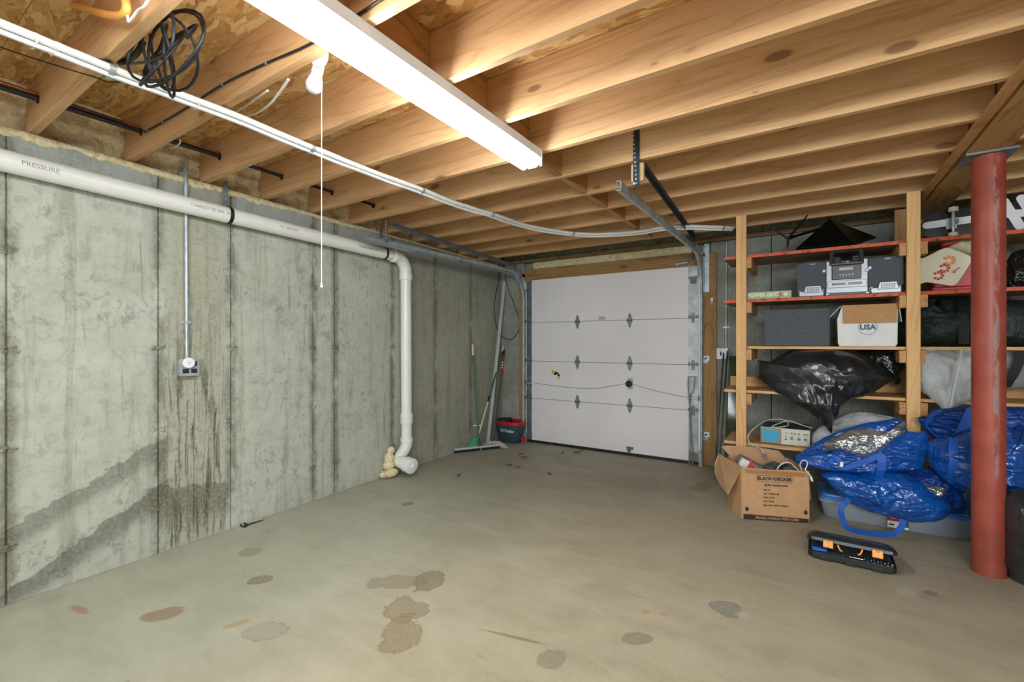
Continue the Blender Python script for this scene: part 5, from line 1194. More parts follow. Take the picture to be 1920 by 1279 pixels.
trash = pillow(tb_px, 4.23, lambda x, z: 4.235+.17*tbl(x, z), lambda x, z: .10+.12*tbl(x, z), lambda x, z: .02+.22*tbl(x, z), tb_fold, 260, 60, cen=(1560, 700)).build('trash_bag', M_TRASH, None, smooth=180)
tag(trash, 'full black plastic trash bag drooping over the edge of the fourth shelf', 'trash bag')
tag(pillow(cr([(1300, 190), (1400, 165), (1560, 160), (1640, 215), (1715, 240), (1710, 330), (1680, 370), (1690, 450), (1640, 455), (1580, 380), (1450, 290)], 1320, 620, 4.5675), 4.45, K(4.52), K(.10), K(.12), foldfn(.022, 11, .010, 26, seed=5), 130, 30).build('black_bag', M_TRASH2, None, smooth=180), 'small crumpled black bag wedged behind the drooping trash bag', 'trash bag')
wbp = [(1725, 655), (1760, 653), (1800, 654), (1850, 655), (1866, 690), (1856, 725), (1838, 745), (1812, 756), (1795, 765), (1780, 777), (1772, 772), (1762, 758), (1748, 745), (1732, 733), (1722, 700)]
wb = thing('poly_bag', 'pale grey-white woven bag bulging out of the fourth shelf beside the red post', 'bag', (.85, 4.4, z4))
pillow(wbp, 4.24, lambda x, z: 4.26+.14*tbl(x, z), lambda x, z: .08+.10*tbl(x, z), lambda x, z: .03+.20*tbl(x, z), foldfn(.010, 6, .006, 16, .01, 14, 2), 170, 40, cen=(1790, 700)).build('body', M_POLY, wb, smooth=180)
w = [pY(u, v, y) for u, v, y in [(1803, 656, 4.23), (1799, 680, 4.16), (1794, 705, 4.15), (1789, 730, 4.155), (1784, 755, 4.18), (1780, 775, 4.215)]]
MB().tube(smoothpath(w, 5), .006, 8, sq=.7).build('seam', M_WHITE, wb, smooth=60)
gb_ = thing('grey_bag', 'grey cloth bag with a curved black stripe at the right end of the fourth shelf', 'bag', (1.35, 4.5, z4))
pillow([(1866, 658), (1905, 655), (1990, 655), (2000, 727), (1930, 729), (1868, 729)], 4.44, K(4.50), K(.10), K(.12), foldfn(.008, 6, .004, 14, seed=9), 120, 26, zmin=z4+.002).build('body', M_GREYBAG, gb_, smooth=180)
w = [pY(u, v, y) for u, v, y in [(1916, 658, 4.36), (1912, 675, 4.352), (1904, 692, 4.35), (1897, 706, 4.352), (1890, 716, 4.36), (1884, 727, 4.375)]]
MB().ribbon(smoothpath(w, 4), .062, V((1, 0, .25)), .003).build('stripe', M_BWEB, gb_)
# bottom shelf: oscilloscope, white bag
z5 = ZS[4]; YO = 4.375
M_SCG = simple('scope_case', C('2f4a4c'), .45, 0, .08, 12, .03); M_SCP = simple('scope_panel', C('cfd0bd'), .5, 0, .03, 12, .02); M_BEZ = simple('scope_bezel', C('8f9288'), .5, 0, .05, 12, 0)
ms = N('scope_screen'); tcv = ms.objco(); ms.set(base=C('3fb0dc'), rough=.15); M_SCRN = ms.m; M_GRID = simple('scope_grid', C('2a86b4'), .3)
a, b = pY(1426, 815, YO).x, pY(1519, 825, YO).x; hh = .134
os_ = thing('oscilloscope', 'old dark green oscilloscope with a blue screen and knobs on the bottom shelf', 'oscilloscope', ((a+b)/2, 4.5, z5))
bx('case', (a+.006, YO+.02, z5+.008), (b-.006, YO+.36, z5+hh), M_SCG, os_, bev=.006)
bx('front_panel', (a, YO, z5+.004), (b, YO+.022, z5+hh+.003), M_SCP, os_, bev=.005)
bz_ = bx('screen_bezel', (a+.004, YO-.010, z5+.008), (a+.150, YO+.002, z5+hh-.002), M_BEZ, os_, bev=.005)
sc = bx('screen', (a+.020, YO-.013, z5+.026), (a+.132, YO-.0095, z5+hh-.020), M_SCRN, bz_, bev=.003)
sc0, sc1, sz0, sz1 = a+.024, a+.128, z5+.030, z5+hh-.024
gg = MB()
for i in range(11): x_ = sc0+(sc1-sc0)*i/10; gg.box((x_-.0004, YO-.0136, sz0), (x_+.0004, YO-.0131, sz1))
for i in range(9): z_ = sz0+(sz1-sz0)*i/8; gg.box((sc0, YO-.0136, z_-.0004), (sc1, YO-.0131, z_+.0004))
tag(gg.build('graticule', M_GRID, bz_), kind='stuff')
M_KNOB = simple('scope_knob', C('8b8d82'), .4, 0, .05, 12, 0)
kx = a+.17
for (dx, dz, r) in ((.015, .105, .005), (.055, .102, .007), (.078, .102, .007), (.105, .102, .007), (.145, .102, .008), (.165, .102, .007), (.21, .098, .009), (.245, .102, .005), (.015, .072, .006), (.055, .060, .013), (.105, .058, .013), (.150, .060, .013), (.21, .055, .009), (.24, .062, .009), (.190, .075, .004), (.190, .095, .004), (.19, .055, .004)):
    if kx+dx > b-.01: continue
    kn = MB().cyl((kx+dx, YO+.001, z5+dz), (kx+dx, YO-.014, z5+dz), r, 16, r*.85).build('knob', M_KNOB, os_, smooth=50)
    if r > .008: bx('pointer', (kx+dx-.001, YO-.0148, z5+dz), (kx+dx+.001, YO-.0138, z5+dz+r*.8), M_SLOT, kn)
for dx in (.055, .105, .19, .235):
    if kx+dx < b-.01: MB().cyl((kx+dx, YO+.001, z5+.024), (kx+dx, YO-.016, z5+.024), .007, 14).build('socket', M_STEEL, os_, smooth=50)
bx('power_button', (kx+.008, YO-.006, z5+.045), (kx+.020, YO+.001, z5+.053), M_SLOT, os_)
for i in range(5): bx('panel_print', (kx+.05+i*.044, YO-.0006, z5+.080), (kx+.075+i*.044, YO+.0001, z5+.082), M_PRINT, os_)
# power lead over the scope and down to its plug
w = [pY(u, v, y) for u, v, y in [(1523, 803, 4.44), (1500, 796, 4.40), (1478, 789, 4.42), (1458, 795, 4.40), (1447, 800, 4.36), (1462, 801, 4.38), (1478, 797, 4.42), (1472, 788, 4.46), (1455, 786, 4.42), (1436, 789, 4.36), (1418, 800, 4.22), (1404, 815, 4.16), (1404, 828, 4.14), (1415, 836, 4.14), (1428, 843, 4.13), (1433, 850, 4.12)]]
ld = tag(MB().tube(smoothpath(w, 5), .0042, 8).build('power_lead', simple('pale_flex', C('c3c6b8'), .5), None, smooth=60), 'pale power lead draped over the oscilloscope with its plug hanging over the open box', 'cable')
MB().tube([w[-1], w[-1]+V((.006, -.002, -.018)), w[-1]+V((.012, -.004, -.034))], .010, 10, rs=[.006, .011, .012]).build('plug', M_STEELD, ld, smooth=60)
for s in (-.005, .005): MB().bar(w[-1]+V((.012+s, -.004, -.034)), w[-1]+V((.018+s, -.006, -.052)), .002, .005).build('prong', M_SCREW, ld)
tag(pillow([(1598, 862), (1580, 830), (1562, 800), (1580, 784), (1612, 776), (1650, 782), (1688, 790), (1706, 812), (1690, 862)], 4.42, K(4.50), K(.13), K(.14), foldfn(.010, 5, .006, 16, .014, 18, 6), 160, 34, zmin=z5+.002, cen=(1630, 830)).build('poly_bag', M_POLY, None, smooth=180), 'rumpled white bag on the bottom shelf behind the blue tote, the taller one', 'bag')
tag(pillow([(1521, 838), (1524, 818), (1540, 802), (1565, 797), (1582, 812), (1580, 860), (1540, 852)], 4.40, K(4.45), K(.10), K(.10), foldfn(.008, 7, .005, 18, seed=3), 110, 24, zmin=z5+.002).build('poly_bag', M_POLY, None, smooth=180), 'small white bag on the bottom shelf against the oscilloscope', 'bag')
# dark green strips and tinted pane leaning against the wall
M_GRN = simple('dark_green_strip', C('243a2c'), .4, 0, .15, 8, .03)
for k, (ut, ub, lbl) in enumerate(((1357, 1338, 'dark green metal strip leaning on the end wall by the jamb, the left one'), (1364, 1346, 'dark green metal strip leaning on the end wall by the jamb, the right one'))):
    p = pZ(ub, 905-k*6, .001); q = pY(ut, 662-k*3, 5.19); p.y = max(p.y, 4.35)
    p = V((pY(ub, 905, 4.75-k*.05).x, 4.75-k*.05, .005))
    tag(MB().bar(p, q, .032, .012, up=(1, 0, 0)).build('green_strip', M_GRN, None, bev=.002), lbl, 'strip')
ng = N('tinted_glass'); ng.set(base=C('6f7f62'), rough=.08, spec=.5); ng.b.inputs['Transmission Weight'].default_value = .75; ng.b.inputs['IOR'].default_value = 1.3
a_, b_ = pY(1368, 668, 5.22), pY(1396, 668, 5.22)
MB().prism([V((a_.x, 5.222, a_.z)), V((b_.x, 5.222, a_.z)), V((b_.x-.02, 4.95, .004)), V((a_.x-.02, 4.95, .004))], 0, V((0, -.006, 0))).build('glass_pane', ng.m, None)
tag(D.objects['glass_pane'], 'tinted glass pane leaning on the wall behind the left shelf post', 'glass pane')
# ------------------------------------------------------------------ underbed bin with a blue lid
nb = N('clear_grey_plastic'); nb.set(base=C('a8b4be'), rough=.2, spec=.5); nb.b.inputs['Transmission Weight'].default_value = .35; M_BIN = nb.m
M_LID = simple('bin_lid_blue', C('4585d6'), .35, 0, .05, 6, .02)
bn = thing('storage_bin', 'long low clear-grey storage bin with a blue lid under the blue totes', 'storage bin', (.51, 4.34, 0))
bc_ = (.515, 4.345)
RR = lambda rx, ry, z, e=9: oval(bc_[0], bc_[1], rx, ry, z, 64, e)
loft([RR(.405, .185, .001), RR(.412, .192, .012), RR(.432, .212, .135), RR(.432, .212, .140), RR(.428, .208, .138), RR(.408, .188, .016)], True, True).build('tub', M_BIN, bn, smooth=40)
loft([RR(.438, .218, .118), RR(.444, .224, .120), RR(.444, .224, .142), RR(.430, .210, .143)], False, False).build('tub_rim', M_BIN, bn, smooth=40)
loft([RR(.441, .221, .1435), RR(.441, .221, .160), RR(.425, .205, .163), RR(.420, .200, .176), RR(.385, .165, .178), RR(.380, .160, .170)], True, True).build('lid', M_LID, bn, smooth=40)
lbx = pY(1684, 985, 4.118)
lb = bx('price_label', (lbx.x-.058, 4.117, .020), (lbx.x+.055, 4.121, .104), M_WCART, bn)
bx('label_red', (lbx.x-.058, 4.1155, .066), (lbx.x+.055, 4.1172, .104), M_REDPL, lb); bx('label_dark', (lbx.x+.012, 4.1150, .034), (lbx.x+.055, 4.1168, .088), simple('label_navy', C('2a3a66'), .5), lb)
bx('label_white', (lbx.x-.040, 4.1150, .084), (lbx.x+.005, 4.1158, .098), M_WHITE, lb); bx('label_black', (lbx.x-.050, 4.1150, .036), (lbx.x-.022, 4.1172, .046), M_SLOT, lb)
text('label_print', 'Rubbermaid', .011, frame(V((lbx.x-.0175, 4.1147, .091)), V((1, 0, 0)), V((0, 0, 1))), M_REDPL, lb)
# ------------------------------------------------------------------ blue totes
def tfold(seed, a=.016, dirn=(3, 3, 9)):
    a = a*1.25
    def f(p, r, ang):
        q = V((p.x*dirn[0], p.y*4, p.z*dirn[2])); w = noise.noise_vector(q*.6+V((seed, 0, 0)))*.9
        return a*ridge(q*.9+w+V((0, seed, 0)))+a*.5*ridge(q*2.3+w*1.5+V((seed, 0, 4)))+a*.25*ridge(q*6+V((3, seed, 0)))
    return f
S5 = lambda pts: cr(pts, 1490, 760, 5.116)
t1 = thing('blue_tote', 'large blue woven tote lying open with a silver lining, on top of the storage bin', 'tote bag', (.35, 4.0, .18))
bk_px = S5([(60, 470), (120, 420), (300, 315), (450, 250), (600, 205), (790, 165), (930, 138), (1000, 138), (1045, 175), (1078, 265), (1100, 400), (900, 560), (600, 600), (300, 580), (100, 560)])
pillow(bk_px, 4.13, K(4.15), K(.035), K(.05), tfold(1, .010), 180, 36).build('back_wall', M_TOTE, t1, smooth=180)
ln_px = S5([(262, 415), (330, 352), (450, 290), (630, 240), (790, 262), (900, 248), (985, 190), (1040, 168), (1050, 275), (980, 420), (800, 560), (600, 580), (380, 560), (290, 500)])
pillow(ln_px, 4.075, K(4.085), K(.030), K(.02), tfold(7, .022, (5, 5, 8)), 200, 50).build('liner', M_SILVER, t1, smooth=180)
fr_px = S5([(18, 522), (60, 470), (150, 440), (262, 432), (312, 496), (360, 466), (428, 424), (520, 436), (600, 464), (690, 487), (770, 458), (850, 385), (940, 325), (1050, 272), (1150, 268), (1230, 262), (1275, 300), (1262, 400), (1225, 520), (1208, 612), (1080, 634), (880, 650), (740, 690), (600, 655), (420, 626), (220, 606), (60, 565)])
pillow(fr_px, 4.00, lambda x, z: 4.01, lambda x, z: .075, K(.03), tfold(3, .016, (3, 4, 7)), 260, 60, pw=1.8, cen=(1640, 869)).build('front_wall', M_TOTE, t1, smooth=180)
lw_px = S5([(258, 670), (330, 640), (500, 645), (640, 668), (760, 655), (900, 650), (1050, 676), (1180, 745), (1290, 830), (1400, 890)])+[(1771, 937), (1778, 950), (1772, 966), (1752, 976)]+S5([(1279, 1108), (1100, 1106), (900, 1060), (720, 1005), (600, 955), (500, 895), (420, 828), (330, 745)])
pillow(lw_px, 3.98, K(4.00), K(.12), K(.06), tfold(5, .020, (3, 4, 7)), 260, 60, pw=2.0, cen=(1650, 925)).build('lower_body', M_TOTE, t1, smooth=180)
w = [pY(u, v, y) for u, v, y in [(1592, 935, 3.93), (1583, 945, 3.93), (1577, 957, 3.92), (1581, 975, 3.92), (1590, 990, 3.91), (1610, 998, 3.905), (1640, 1001, 3.90), (1665, 1002, 3.90), (1680, 999, 3.90), (1690, 988, 3.90), (1694, 974, 3.90)]]
w = [V((p.x, p.y, max(p.z, .019))) for p in w]; sw = smoothpath(w, 4)
sd = [((sw[min(i+1, len(sw)-1)]-sw[max(i-1, 0)]).cross(V((.1, 1, .25)))) for i in range(len(sw))]
MB().ribbon(sw, .036, sd, .0025).build('handle', M_WEB, t1)
w = [pY(u, v, y) for u, v, y in [(1545, 874, 3.93), (1557, 866, 3.91), (1568, 859, 3.93), (1582, 876, 3.905), (1600, 873, 3.90), (1630, 862, 3.895), (1655, 851, 3.91)]]
sw = smoothpath(w, 5); sd = [((sw[min(i+1, len(sw)-1)]-sw[max(i-1, 0)]).cross(V((0, 1, 0)))) for i in range(len(sw))]
MB().ribbon(sw, .034, sd, .0025).build('handle', M_WEB, t1)
w = [pY(u, v, y) for u, v, y in [(1652, 852, 3.905), (1653, 866, 3.90), (1652, 882, 3.905), (1648, 892, 3.93)]]
MB().ribbon(w, .045, V((1, 0, 0)), .0025).build('webbing', M_WEB, t1)
c = pY(1578, 871, 3.885); MB().box((-.009, -.001, -.017), (.009, 0, .017), Matrix.Translation(c) @ Matrix.Rotation(.12, 4, 'Y')).build('care_tag', M_WHITE, t1)
w = [pY(u, v, 4.09) for u, v in S5([(262, 428), (320, 352), (450, 288), (630, 236), (790, 258), (900, 244), (985, 188), (1042, 164)])]
MB().tube(smoothpath(w, 5), .006, 6).build('rim_binding', M_TOTED, t1, smooth=60)
S6 = lambda pts: cr(pts, 1700, 740, 5.814)
t3 = thing('blue_tote', 'collapsed dark blue tote with a silver scrap showing, squeezed between the two large totes', 'tote bag', (.75, 4.15, .2))
pillow(S6([(-60, 900), (60, 850), (200, 820), (350, 815), (470, 900), (560, 1000), (660, 1090), (660, 1220), (500, 1310), (300, 1330), (100, 1250)]), 4.12, K(4.14), K(.06), K(.08), tfold(12, .022), 170, 36, zmin=.182).build('body', M_TOTED, t3, smooth=180)
pillow(S6([(190, 1000), (300, 1010), (422, 1015), (410, 1080), (340, 1110), (280, 1070)]), 4.05, K(4.05), K(.015), K(.02), tfold(14, .012, (8, 8, 8)), 60, 16).build('liner', M_SILVER, t3, smooth=180)
t2 = thing('blue_tote', 'bulging blue woven tote behind the red steel post', 'tote bag', (.95, 4.1, .2))
pillow(S6([(150, 250), (210, 285), (300, 195), (420, 160), (600, 150), (760, 128), (1040, 142), (1279, 138), (1480, 145), (1560, 300), (1500, 560), (1000, 620), (500, 540), (300, 470), (205, 380)]), 4.17, K(4.17), K(.05), K(.07), tfold(21, .016), 220, 44).build('back_wall', M_TOTED, t2, smooth=180)
pillow(S6([(235, 530), (350, 508), (480, 482), (600, 470), (760, 400), (1000, 330), (1180, 420), (1279, 360), (1450, 400), (1520, 700), (1480, 1100), (1300, 1165), (1040, 1142), (760, 1118), (650, 1062), (530, 985), (420, 905), (310, 780), (240, 640)]), 4.02, K(4.04), K(.15), K(.10), tfold(23, .024, (3, 4, 6)), 280, 64, cen=(1850, 870)).build('body', M_TOTE, t2, smooth=180)
for q in ([(515, 480, .02), (505, 600, -.02), (515, 700, -.035), (500, 800, -.03), (505, 900, 0), (505, 978, .04)], [(1060, 840, -.01), (1110, 930, -.01), (1160, 1030, 0), (1225, 1140, .05)]):
    w = [pY(1700+a/5.814, 740+b/5.814, 3.925+y) for a, b, y in q]; MB().ribbon(smoothpath(w, 4), .042, V((1, 0, .25 if q[0][0] > 900 else 0)), .003).build('webbing', M_WEB, t2)
w = [pY(1700+a/5.814, 740+b/5.814, 4.09) for a, b in ((740, 120), (680, 250), (610, 400))]; MB().ribbon(smoothpath(w, 4), .085, V((1, 0, .5)), .003).build('handle', M_WEB, t2)
w = [pY(1700+a/5.814, 740+b/5.814, 4.09) for a, b in ((380, 165), (280, 215), (215, 290), (215, 350), (270, 410), (350, 460), (430, 470))]
MB().ribbon(smoothpath(w, 5), .032, [V((-.3, 1, .4))]*31, .003).build('rim_band', M_WEB, t2)
tag(MB().prism([pY(1806, 922, 4.07), pY(1836, 930, 4.07), pY(1836, 942, 4.07), pY(1810, 936, 4.07)], 0, V((0, .05, 0))).build('cloth_scrap', simple('grey_beige_cloth', C('8f8676'), .8, 0, .1, 30, .1), None, bev=.004), 'grey-beige cloth corner poking out under the tote behind the red post', 'cloth')
M_TR3 = film('black_bag_matt', C('1f2528'), C('333b40'), .3, .5, 7, .7, crink=.6)
tag(pillow([(1812, 915), (1822, 905), (1860, 900), (1880, 940), (1870, 1010), (1842, 1016), (1828, 995), (1818, 955)], 3.92, K(3.93), K(.08), K(.10), foldfn(.012, 6, .006, 15, seed=2), 110, 26, zmin=.003).build('trash_bag', M_TR3, None, smooth=180), 'black bag just showing on the left of the red post at floor level', 'trash bag')
tag(pillow([(1889, 935), (1907, 928), (1960, 930), (2040, 950), (2090, 1050), (2060, 1165), (1990, 1150), (1935, 1118), (1900, 1085), (1890, 1060), (1886, 1010), (1884, 960)], 3.62, K(3.66), K(.20), K(.22), foldfn(.020, 4, .010, 11, .02, 10, 6), 240, 56, zmin=.003).build('trash_bag', M_TR3, None, smooth=180), 'big dull black bag slumped on the floor right of the red post', 'trash bag')

# ------------------------------------------------------------------ open cardboard box in front of the shelving
e1 = V((.922, .387, 0)).normalized(); e2 = V((-e1.y, e1.x, 0)); F0 = V((-.401, 3.775, 0)); WB_, DB, HB = .452, .36, .385
M_CARD = simple('corrugated_board', C('c49a70'), .8, 0, .06, 18, .1); M_CARDI = simple('board_inside', C('bf9770'), .85, 0, .05, 12, .08); M_INK = simple('black_ink', C('2c2420'), .7, 0, .05, 20, 0)
cbx = thing('cardboard_box', 'open brown toaster-oven carton with flaps out, full of cords and small boxes', 'cardboard box', F0)
def L(x, y, z): return F0+e1*x+e2*y+V((0, 0, z))
def slab(name, pts, th, mat, par, bev=0): 
    n_ = (V(pts[1])-V(pts[0])).cross(V(pts[-1])-V(pts[0])).normalized(); return MB().prism(pts, 0, n_*th).build(name, mat, par, bev=bev)
fr = slab('front_panel', [L(0, 0, .002), L(WB_, 0, .002), L(WB_, 0, HB-.012), L(WB_*.75, 0, HB-.004), L(WB_*.45, 0, HB-.010), L(WB_*.2, 0, HB-.004), L(0, 0, HB)], -.006, M_CARD, cbx)
slab('back_panel', [L(0, DB-.006, .002), L(WB_, DB-.006, .002), L(WB_, DB-.006, HB), L(0, DB-.006, HB)], -.006, M_CARDI, cbx)
ls = slab('side_panel', [L(0, .007, .002), L(-.018, DB*.45, .002), L(0, DB-.007, .002), L(0, DB-.007, HB), L(-.02, DB*.5, HB), L(0, .007, HB)], -.006, M_CARD, cbx)
slab('side_panel', [L(WB_, .007, .002), L(WB_, DB-.007, .002), L(WB_, DB-.007, HB), L(WB_, .007, HB-.012)], .006, M_CARD, cbx)
slab('bottom_panel', [L(.005, .007, .003), L(WB_-.005, .007, .003), L(WB_-.005, DB-.007, .003), L(.005, DB-.007, .003)], .005, M_CARD, cbx)
h1 = L(0, DB, HB); o1 = pY(1341, 893, 4.10); o2 = pY(1340, 868, 4.12)
slab('left_flap', [L(-.002, .006, HB), pY(1377, 903, 3.80), pY(1364, 928, 3.80), pY(1351, 912, 3.97), o1, o2, pY(1347, 850, 4.12)], .005, M_CARDI, cbx)
slab('back_flap', [L(.01, DB, HB), L(WB_-.02, DB, HB), L(WB_-.07, DB+.006, HB+.055), L(WB_*.45, DB+.008, HB+.078), L(-.01, DB+.008, HB+.082), L(-.05, DB+.008, HB+.070)], -.005, M_CARDI, cbx)
slab('right_flap', [L(WB_+.002, .02, HB-.012), L(WB_+.002, DB-.02, HB), L(WB_+.022, DB-.03, HB-.20), L(WB_+.022, .02, HB-.22)], .005, M_CARDI, cbx)
slab('front_tape', [L(.02, -.0062, HB-.04), L(WB_-.03, -.0062, HB-.05), L(WB_-.03, -.0062, HB-.02), L(.02, -.0062, HB-.012)], -.0006, simple('packing_tape', C('a97b4c'), .3, 0, .05, 10, 0), cbx)
FT = lambda x, z, off=-.0070: frame(L(x, off, z), e1, V((0, 0, 1)))
def ring(x0, x1, z0, z1, r, w):
    def rr_(x0, x1, z0, z1, r):
        out = []
        for cx, cz, a0 in ((x1-r, z1-r, 0), (x0+r, z1-r, 90), (x0+r, z0+r, 180), (x1-r, z0+r, 270)):
            for k in range(5): a = math.radians(a0+k*22.5); out.append(L(cx+r*math.cos(a), -.0068, cz+r*math.sin(a)))
        return out
    A, B = rr_(x0, x1, z0, z1, r), rr_(x0+w, x1-w, z0+w, z1-w, max(.001, r-w)); n_ = len(A)
    return MB().add(A+B, [(i, (i+1) % n_, n_+(i+1) % n_, n_+i) for i in range(n_)])
ring(.098, .338, .286, .334, .010, .0022).build('print_frame', M_INK, fr)
text('print', 'BLACK+DECKER', .0335, FT(.218, .310), M_INK, fr, bold=.0009, sx=.93)
text('print', 'AIR FRY TOASTER OVEN', .020, FT(.228, .262), M_INK, fr, bold=.0004, sx=.72)
for k, s in enumerate(('Qty: 1pc', 'SKU: TO6200S-130', 'N.W.: 6.7 KG', 'G.W.: 8.8 KG', 'Meas: L43.7 x W40.7 x H38.8cm')):
    text('print', s, .016, FT(.144, .228-.0283*k), M_INK, fr, bold=.0003, sx=.78 if k == 4 else .82, align='LEFT')
for x in (.030, .428):
    MB().add([L(x-.016, -.0068, .078), L(x+.016, -.0068, .078), L(x, -.0068, .098), L(x-.010, -.0068, .078), L(x+.010, -.0068, .078), L(x+.010, -.0068, .063), L(x-.010, -.0068, .063)], [(0, 1, 2), (3, 6, 5, 4)]).build('print_arrow', M_INK, fr)
MB().add([L(.006, -.0068, .003), L(WB_-.004, -.0068, .003), L(WB_-.004, -.0068, .032), L(.006, -.0068, .040)], [(0, 1, 2, 3)]).build('print_band', M_INK, fr)
text('print', 'FRAGILE HANDLE WITH CARE', .024, frame(L(.235, -.0074, .0185), e1, V((0, 0, 1))), M_CARD, fr, bold=.0004, sx=.9)
slab('paper_pocket', [L(-.0075, .060, .065), L(-.0125, .150, .070), L(-.0125, .155, .17), L(-.0075, .065, .185)], -.0015, M_WCART, ls)
# things inside the box
M_PKG = simple('package_grey', C('6f7a80'), .4, 0, .5, 45, 0); M_PKGR = simple('package_red', C('c23a3a'), .45, 0, .2, 40, 0); M_PKGW = simple('package_white', C('d9d9d4'), .45, 0, .1, 30, 0)
Mt = Matrix.Translation(L(.105, .17, .372)) @ Matrix.Rotation(math.atan2(e1.y, e1.x)-.15, 4, 'Z') @ Matrix.Rotation(math.radians(26), 4, 'Y')
pk = thing('small_package', 'grey, white and red printed package tilted at the left end of the open carton', 'package', L(.105, .17, .30))
MB().box((-.085, -.10, -.10), (.085, .05, .028), Mt).build('box', M_PKG, pk, bev=.003)
MB().box((-.086, -.1012, -.09), (-.030, -.05, .0285), Mt).build('white_panel', M_PKGW, pk); MB().box((-.030, -.1015, -.095), (.010, .03, .0292), Mt).build('red_band', M_PKGR, pk)
text('package_print', 'TOYS', .028, Mt @ Matrix.Translation((-.010, -.035, .0296)) @ Matrix.Rotation(1.57, 4, 'Z'), M_PKGW, pk)
rr = random.Random(31); cm = MB()
for k in range(7):
    c = L(.20+.03*k, .10+.12*rr.random(), .335+.02*rr.random()); r1, r2 = rr.uniform(.03, .06), rr.uniform(.02, .04); t0 = rr.random()*6
    cm.tube([c+e1*(r1*math.cos(a))+e2*(r1*math.sin(a))+V((0, 0, r2*math.sin(a+t0)*.9)) for a in [2*math.pi*j/20 for j in range(18)]], .0045, 6)
tag(cm.build('cord_tangle', M_BLACK, None, smooth=60), 'tangle of black cords in the open carton', 'cords')
tag(blobby([(L(.22, .12, .33), (.06, .05, .05)), (L(.30, .20, .33), (.07, .06, .05)), (L(.36, .10, .34), (.05, .04, .045))], 3, 3, .014, 18).build('grey_cloth', simple('slate_cloth', C('4c555c'), .8, 0, .2, 20, .2), None, smooth=180), 'slate-grey crumpled cloth under the cords in the open carton', 'cloth')
w = [pY(u, v, y) for u, v, y in [(1456, 884, 3.96), (1460, 875, 3.95), (1470, 868, 3.96), (1482, 868, 4.0), (1490, 876, 4.03), (1500, 884, 4.05)]]
tag(MB().tube(smoothpath(w, 5), .005, 8).build('extension_lead', M_WHITE, None, smooth=60), 'white cord arching out of the open carton', 'cord')
w = [pY(u, v, y) for u, v, y in [(1503, 882, 3.98), (1500, 872, 3.96), (1503, 865, 3.95), (1509, 863, 3.94), (1514, 868, 3.93), (1512, 876, 3.925), (1510, 881, 3.92), (1516, 888, 3.895), (1520, 893, 3.89)]]
pc = tag(MB().tube(smoothpath(w, 5), .004, 8).build('charging_cord', M_WHITE, None, smooth=60), 'white looped cord with its plug hanging over the right corner of the open carton', 'cord')
MB().tube([w[-1], w[-1]+V((.006, -.003, -.022)), w[-1]+V((.010, -.004, -.034))], .007, 8, rs=[.006, .009, .007]).build('plug', M_WHITE, pc, smooth=60)

# ------------------------------------------------------------------ open socket-set case on the floor
M_CASE = simple('case_black', C('1d2321'), .5, 0, .12, 30, .1); M_CASEL = simple('case_lid', C('25292b'), .4, 0, .1, 20, .06); M_BAND = simple('case_band_grey', C('4d5256'), .45, 0, .06, 20, .03); M_ORG = simple('latch_orange', C('f39c1f'), .4, 0, .04, 10, .02)
M_CHR = simple('chrome', C('c9cdd0'), .15, 1, .05, 10, 0)
T0 = V((.008, 3.316, 0)); Mb = Matrix.Translation(T0) @ Matrix.Rotation(-.019, 4, 'Z')
WT, DT = .42, .25
tc = thing('tool_case', 'black tool case on the floor, lid ajar, with orange latches', 'tool case', T0)
def casering(x0, x1, y0, y1, z, c=.022): return [V(p) for p in ((x0+c, y0, z), (x1-c, y0, z), (x1, y0+c, z), (x1, y1-c, z), (x1-c, y1, z), (x0+c, y1, z), (x0, y1-c, z), (x0, y0+c, z))]
def caseloft(rs, M, c0=True, c1=True): return loft([[M @ p for p in r] for r in rs], c0, c1)
base = caseloft([casering(.010, WT-.010, .010, DT-.01, .001), casering(.0, WT, 0, DT, .012), casering(0, WT, 0, DT, .045), casering(.010, WT-.010, .010, DT-.010, .045), casering(.012, WT-.012, .012, DT-.012, .022)], Mb).build('base', M_CASE, tc, bev=.0015)
for x0, x1 in ((.055, .115), (.185, .235), (.305, .365)): MB().box((x0, -.005, .002), (x1, .004, .030), Mb).build('foot_rib', M_CASE, base, bev=.003)
tilt = math.radians(15); Ml = Mb @ Matrix.Translation((0, DT, .048)) @ Matrix.Rotation(-tilt, 4, 'X') @ Matrix.Translation((0, -DT, 0))
lidm = caseloft([casering(.012, WT-.012, .012, DT-.012, .024), casering(.008, WT-.008, .008, DT-.008, .001), casering(-.004, WT+.004, -.004, DT+.002, 0), casering(-.004, WT+.004, -.004, DT+.002, .020), casering(.012, WT-.012, .010, DT-.012, .036), casering(.03, WT-.03, .026, DT-.03, .040)], Ml).build('lid', M_CASEL, tc, bev=.0015)
for x0, x1 in ((.035, .072), (.128, .305), (.365, .402)): MB().box((x0, -.009, .001), (x1, -.003, .019), Ml).build('grey_band', M_BAND, lidm, bev=.0015)
MB().box((.05, .040, .040), (WT-.05, .11, .0415), Ml).build('lid_label', M_BAND, lidm, bev=.001)
for x0 in (.076, .308):
    lt = MB().box((x0, -.014, -.030), (x0+.050, -.008, .012), Ml).build('latch', M_ORG, tc, bev=.003)
    MB().box((x0+.015, -.0148, .002), (x0+.036, -.0138, .006), Ml).build('latch_slot', M_SLOT, lt); MB().box((x0+.021, -.0148, -.024), (x0+.030, -.0138, -.022), Ml).build('latch_mark', M_SLOT, lt)
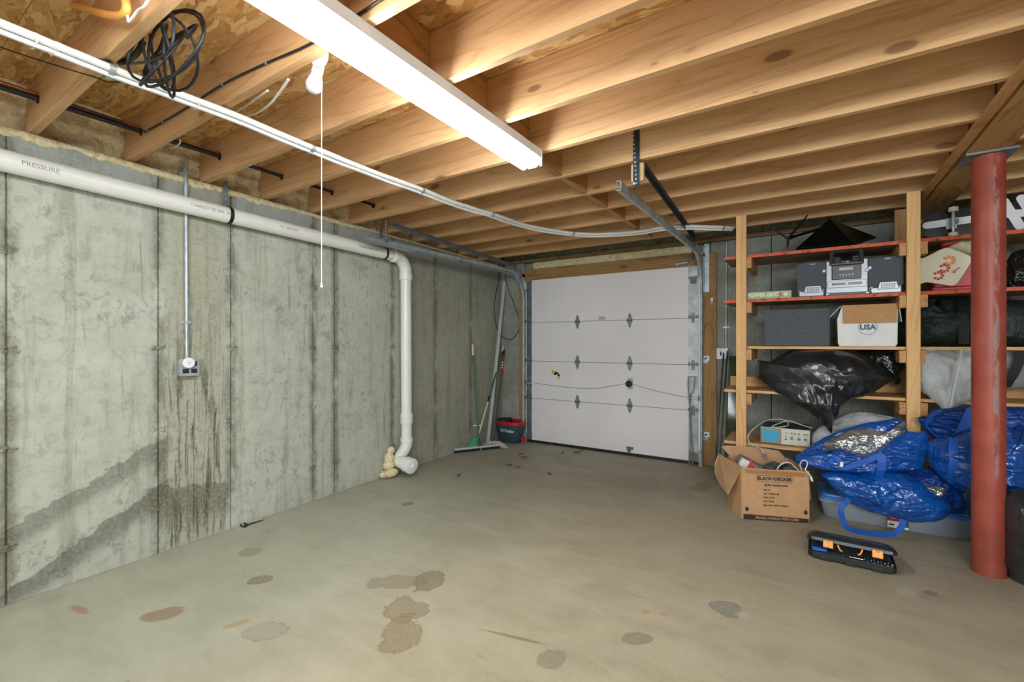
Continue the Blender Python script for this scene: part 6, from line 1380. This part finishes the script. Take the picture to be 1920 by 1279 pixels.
for x0, s in ((.150, 1), (.262, -1)):
    MB().tube([Ml @ V((x0-.002*s, -.012, -.002)), Ml @ V((x0+.004*s, -.014, -.018)), Ml @ V((x0+.010*s, -.016, -.030)), Ml @ V((x0+.020*s, -.016, -.032))], .0052, 8, sq=.7).build('handle_hook', M_ORG, tc, smooth=60)
tr = MB().box((.014, .014, .022), (WT-.014, DT-.03, .0405), Mb).build('tool_tray', M_BAND, tc)
M_BLUEH = simple('blue_grip', C('1c62c4'), .35, 0, .05, 10, 0); rr = random.Random(4)
pls = thing('pliers', 'pliers with blue grips in the left end of the open tool case', 'pliers', Mb @ V((.06, .03, .035)))
for dy in (0, .022): MB().tube([Mb @ V((.022, .022+dy*1.3, .050)), Mb @ V((.06, .026+dy, .052)), Mb @ V((.095, .035+dy*.3, .050))], .008, 10, rs=[.006, .0085, .007]).build('grip', M_BLUEH, pls, smooth=60)
MB().tube([Mb @ V((.092, .038, .050)), Mb @ V((.115, .040, .050)), Mb @ V((.135, .041, .048))], .008, 8, rs=[.010, .011, .004], sq=.6).build('jaws', M_CHR, pls, smooth=60)
k_ = 0; proto = None
SL = ['smallest', 'second', 'third', 'fourth', 'fifth', 'sixth', 'seventh', 'eighth', 'ninth']
for i in range(9):
    x = .275+.0155*i; r = .0058+.0004*i; c = Mb @ V((x, .024+.014*(i % 2), .041))
    o = MB().cyl(c, c+V((0, 0, .018)), r, 14).build('socket', M_CHR, None, smooth=50); h_ = MB().cyl(c+V((0, 0, .0181)), c+V((0, 0, .0184)), r*.62, 10).build('opening', M_SLOT, o)
    tag(o, 'chrome socket in the open tool case, %s from the left end of the front rows' % ('first' if i == 0 else SL[i]), 'socket', 'chrome sockets in the tool case')
for i in range(6):
    c = Mb @ V((.125+.019*i, .026, .046)); q = Mb @ V((.140+.019*i, .036, .047))
    tag(MB().tube([c, q], .0032, 6).build('driver_bit', M_CHR, None, smooth=60), 'short steel bit in the open tool case, %s from the blue pliers' % ('first' if i == 0 else SL[i]), 'bit', 'loose bits beside the pliers')
tag(MB().tube([Mb @ V((.205, .020, .050)), Mb @ V((.27, .018, .050))], .004, 8).build('ratchet', M_CHR, None, smooth=60), 'slim chrome ratchet handle lying before the sockets in the tool case', 'ratchet')
